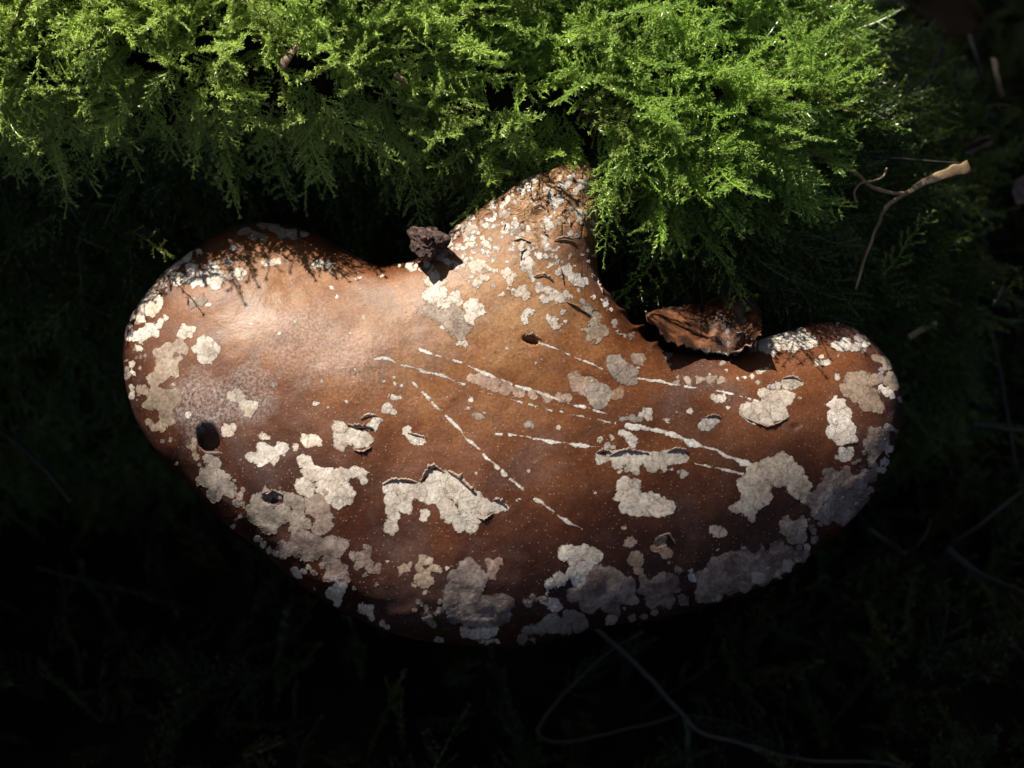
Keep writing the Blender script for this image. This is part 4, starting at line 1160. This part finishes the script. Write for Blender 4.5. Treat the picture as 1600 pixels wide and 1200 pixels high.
tube('tendril', [at_depth(x, y, .418) for x, y in [(1338, 318), (1335, 300), (1346, 286), (1364, 283), (1380, 276), (1386, 262)]], .0003, .0003, 'straw', 1, 8, 'curled tan tendril hooked over the bent grass blade', 'tendril')

def stem_kind(p):
    if p[1] < 220: return 'old brown grass stem standing beyond the mossy log end', 'old stems beyond the log end'
    if p[1] < 700: return 'thin dark grass stem in the shade past the cap lobe', 'stems in the shade past the cap lobe'
    if p[1] < 1000: return 'thin dark stem lying slantwise over the shaded soil beside the cap rim', 'stems on the soil beside the cap rim'
    return 'short dim stem lying on the soil near the long bent grass stalk', 'stems near the bent grass stalk'
for i, (pix, dep, r, m, lab) in enumerate([
    ([(1302, 2), (1340, 14), (1380, 30), (1415, 46)], .50, .0011, 'stalk', 'thick tan stalk lying beyond the log end'),
    ([(1473, 70), (1455, 110), (1435, 150), (1414, 195)], .50, .0009, 'strawdark', None), ([(1515, 55), (1525, 90), (1536, 130)], .50, .0008, 'strawdark', None), ([(1552, 92), (1558, 120), (1564, 152)], .49, .0010, 'straw', None),
    ([(1488, 105), (1498, 140), (1510, 178)], .50, .0008, 'strawdark', None), ([(1588, 422), (1570, 448), (1551, 480)], .47, .0009, 'stalk', 'tan broken stalk leaning in the dark past the cap'), ([(1530, 310), (1526, 370), (1527, 445)], .49, .0020, 'strawdark', None),
    ([(1355, 825), (1385, 845), (1416, 866)], .50, .0009, 'strawdark', None), ([(1416, 866), (1440, 845), (1456, 812)], .50, .0007, 'strawdark', None), ([(1480, 857), (1540, 812), (1598, 768)], .50, .0008, 'strawdark', None),
    ([(1478, 855), (1520, 890), (1560, 910), (1602, 926)], .50, .0011, 'strawdark', None), ([(1520, 664), (1560, 669), (1602, 676)], .49, .0008, 'strawdark', None), ([(1420, 527), (1440, 515), (1462, 505)], .45, .0010, 'straw', 'short pale stalk end just behind the cap lobe'),
    ([(1495, 1092), (1510, 1067), (1540, 1060), (1570, 1068), (1602, 1086)], .50, .0008, 'stalk', 'arched tan stalk bowing over the soil'), ([(1350, 1113), (1400, 1100), (1450, 1091)], .51, .0009, 'strawdark', None), ([(1565, 985), (1580, 1005), (1602, 1027)], .49, .0012, 'strawdark', None),
    ([(1420, 1195), (1470, 1150), (1515, 1130), (1580, 1115)], .51, .0008, 'strawdark', None), ([(-5, 672), (40, 705), (80, 745), (112, 785)], .47, .0011, 'strawdark', 'thin brown stalk slanting through the shade beside the cap'),
    ([(1145, 1132), (1128, 1160), (1108, 1195)], .50, .0007, 'stalk', None), ([(1180, 1172), (1170, 1190), (1160, 1205)], .50, .0009, 'strawdark', None), ([(1545, 500), (1565, 600), (1590, 740)], .52, .0008, 'strawdark', None), ([(1475, 420), (1470, 520), (1462, 620)], .52, .0008, 'strawdark', None)]):
    tube('dry_stem', [at_depth(x, y, dep + .004 * math.sin(k * 2 + i)) for k, (x, y) in enumerate(pix)], r, r * .7, m, .5, 8, lab or stem_kind(pix[0])[0], 'stem', None if lab else stem_kind(pix[0])[1], .0004, i)
tube('grass_stalk', [at_depth(x, y, .48) for x, y in [(930, 980), (980, 1025), (1020, 1065), (1065, 1115), (1095, 1145), (1150, 1160), (1225, 1182), (1280, 1190), (1370, 1192), (1430, 1205)]], .0008, .0007, 'stalk', .6, 8, 'long bent grass stalk on the soil below the cap', 'grass stalk', None, .0004, 31)
tube('grass_stalk', [at_depth(x, y, .485) for x, y in [(1005, 985), (950, 1020), (900, 1065), (860, 1110), (841, 1140), (855, 1157), (900, 1157), (975, 1140), (1060, 1118)]], .0006, .0007, 'strawdark', .6, 8, 'thin grass stalk folded into a loop below the cap', 'grass stalk', None, .0004, 32)
tube('grass_sprig', [at_depth(x, y, .48) for x, y in [(1070, 1120), (1075, 1150), (1076, 1180), (1080, 1215)]], .0008, .0012, 'green', .3, 8, 'short green grass blade on the soil below the cap', 'grass', None, .0003, 33)

def litter(px, py, dep, ln, wd, rot, seed, label, mat='leaf', group=None):
    """a small flat curled dead leaf"""
    V = []; Fc = []; n, m = 14, 7
    c = at_depth(px, py, dep)
    R = Euler((.9 + .5 * math.sin(seed), .3 * math.cos(seed * 2), rot)).to_matrix()
    for i in range(n):
        t = i / (n - 1); w_ = wd * math.sin(math.pi * min(1, t * .96 + .02)) ** .7
        for j in range(m):
            s = j / (m - 1) * 2 - 1
            x = (t - .5) * ln; y = s * w_ * (1 + .2 * noise.noise((t * 7, s * 2, seed)))
            V.append(c + R @ Vector((x, y, .25 * wd * s * s + .3 * wd * noise.noise((t * 3, s * 2, seed)) + .15 * ln * t * t)))
    for i in range(n - 1):
        for j in range(m - 1):
            a = i * m + j; Fc.append((a, a + m, a + m + 1, a + 1))
    o = mesh_obj('leaf_litter' if False else 'fallen_leaf', V, Fc, M[mat])
    md = o.modifiers.new('t', 'SOLIDIFY'); md.thickness = .0004
    tag(o, label, 'leaf', group)
litter(1556, 172, .49, .0075, .0022, .3, 1, 'small orange-brown leaf scrap caught among the dark stems')
litter(1525, 226, .47, .0085, .0022, .5, 2, 'narrow orange-brown leaf scrap beside the log end')
litter(1478, 20, .53, .022, .007, -.1, 3, 'broad tan dead leaf lying beyond the log end', 'tanleaf')
litter(1592, 300, .50, .010, .003, 1.2, 4, 'rusty leaf scrap in the dark beyond the bent grass blade')
rl = random.Random(12)
for k in range(14):
    x, y = rl.uniform(-.16, .22), rl.uniform(-.16, .36)
    if -.1 < y < .21 and x < .12 and y > .03: continue
    if y > .1: continue
    g_ = GB.ray_cast(Vector((x, y, 1)), Vector((0, 0, -1)))[0]
    _, _, dep = project(g_)
    qx, qy, _ = project(g_ + Vector((0, 0, .004)))
    litter(qx, qy, dep - .003, rl.uniform(.018, .04), rl.uniform(.006, .013), rl.uniform(0, 6), 20 + k, 'brown dead leaf lying on the dark soil around the log', 'litter', 'dead leaves on the soil')

# ------------------------------------------------------------------ added out-of-view tree, its crown shaped to shade all but one sun patch
def build_shade_tree():
    rs = np.random.default_rng(21)
    C = SUN * 3.3
    root = empty('shade_tree', (C.x + .9, C.y + .75, -.15))
    tag(root, 'unseen broad-leaved tree added behind the log to cast shade', 'tree')
    base = Vector(root.location)
    tr = tube('trunk', [base, base + Vector((.05, 0, 1.2)), base + Vector((-.03, .05, 2.6)), base + Vector((.1, -.05, 4.2)), base + Vector((.15, 0, 5.0))], .14, .04, 'treebark', 1, 12, parent=root, sub=8)
    V = []; Fc = []
    n = 0
    def lit(p):                                        # where the gap in the leaves is
        q = p - SUN * (p.z / SUN.z)
        x = (q.x - LIT[0]) / LIT[2]; y = (q.y - LIT[1]) / LIT[3]
        return x ** 4 + y ** 4
    for k in range(14):
        z = 2.0 +   .2 * k; a = k * 2.4
        s = base + Vector((.0, 0, z)); e = C + Vector((math.cos(a) * 1.3, math.sin(a) * 1.3, .5 * math.sin(k)))
        if e.z < 1.8: e.z = 1.8
        if any(lit(s.lerp(e, t_ / 20)) < 1.5 for t_ in range(21)): continue
        tube('limb', [s, s.lerp(e, .5) + Vector((0, 0, .15)), e], .035, .008, 'treebark', 1, 6, parent=root, seed=k)
    while n < 14000:
        r = 1.9 * math.sqrt(rs.random()); a = rs.uniform(0, 6.283)
        p = C + Vector((r * math.cos(a), r * math.sin(a), rs.uniform(-.4, .8)))
        if p.z < 1.45: continue
        if lit(p) < 1: continue
        d = Vector(rs.normal(size=3)).normalized(); w_ = d.orthogonal().normalized(); u = d.cross(w_)
        s = rs.uniform(.050, .075)
        i = len(V)
        V += [p - d * s, p + w_ * s * .6 + u * s * .15, p + d * s * 1.1, p - w_ * s * .6 + u * s * .15]
        Fc += [(i, i + 1, i + 2), (i, i + 2, i + 3)]
        n += 1
    cr = mesh_obj('crown', V, Fc, M['treeleaf'], smooth=False); put_under(cr, root)
    at = cr.data.attributes.new('tip', 'FLOAT', 'POINT')
LIT = (-.062, .053, .200, .122)
build_shade_tree()
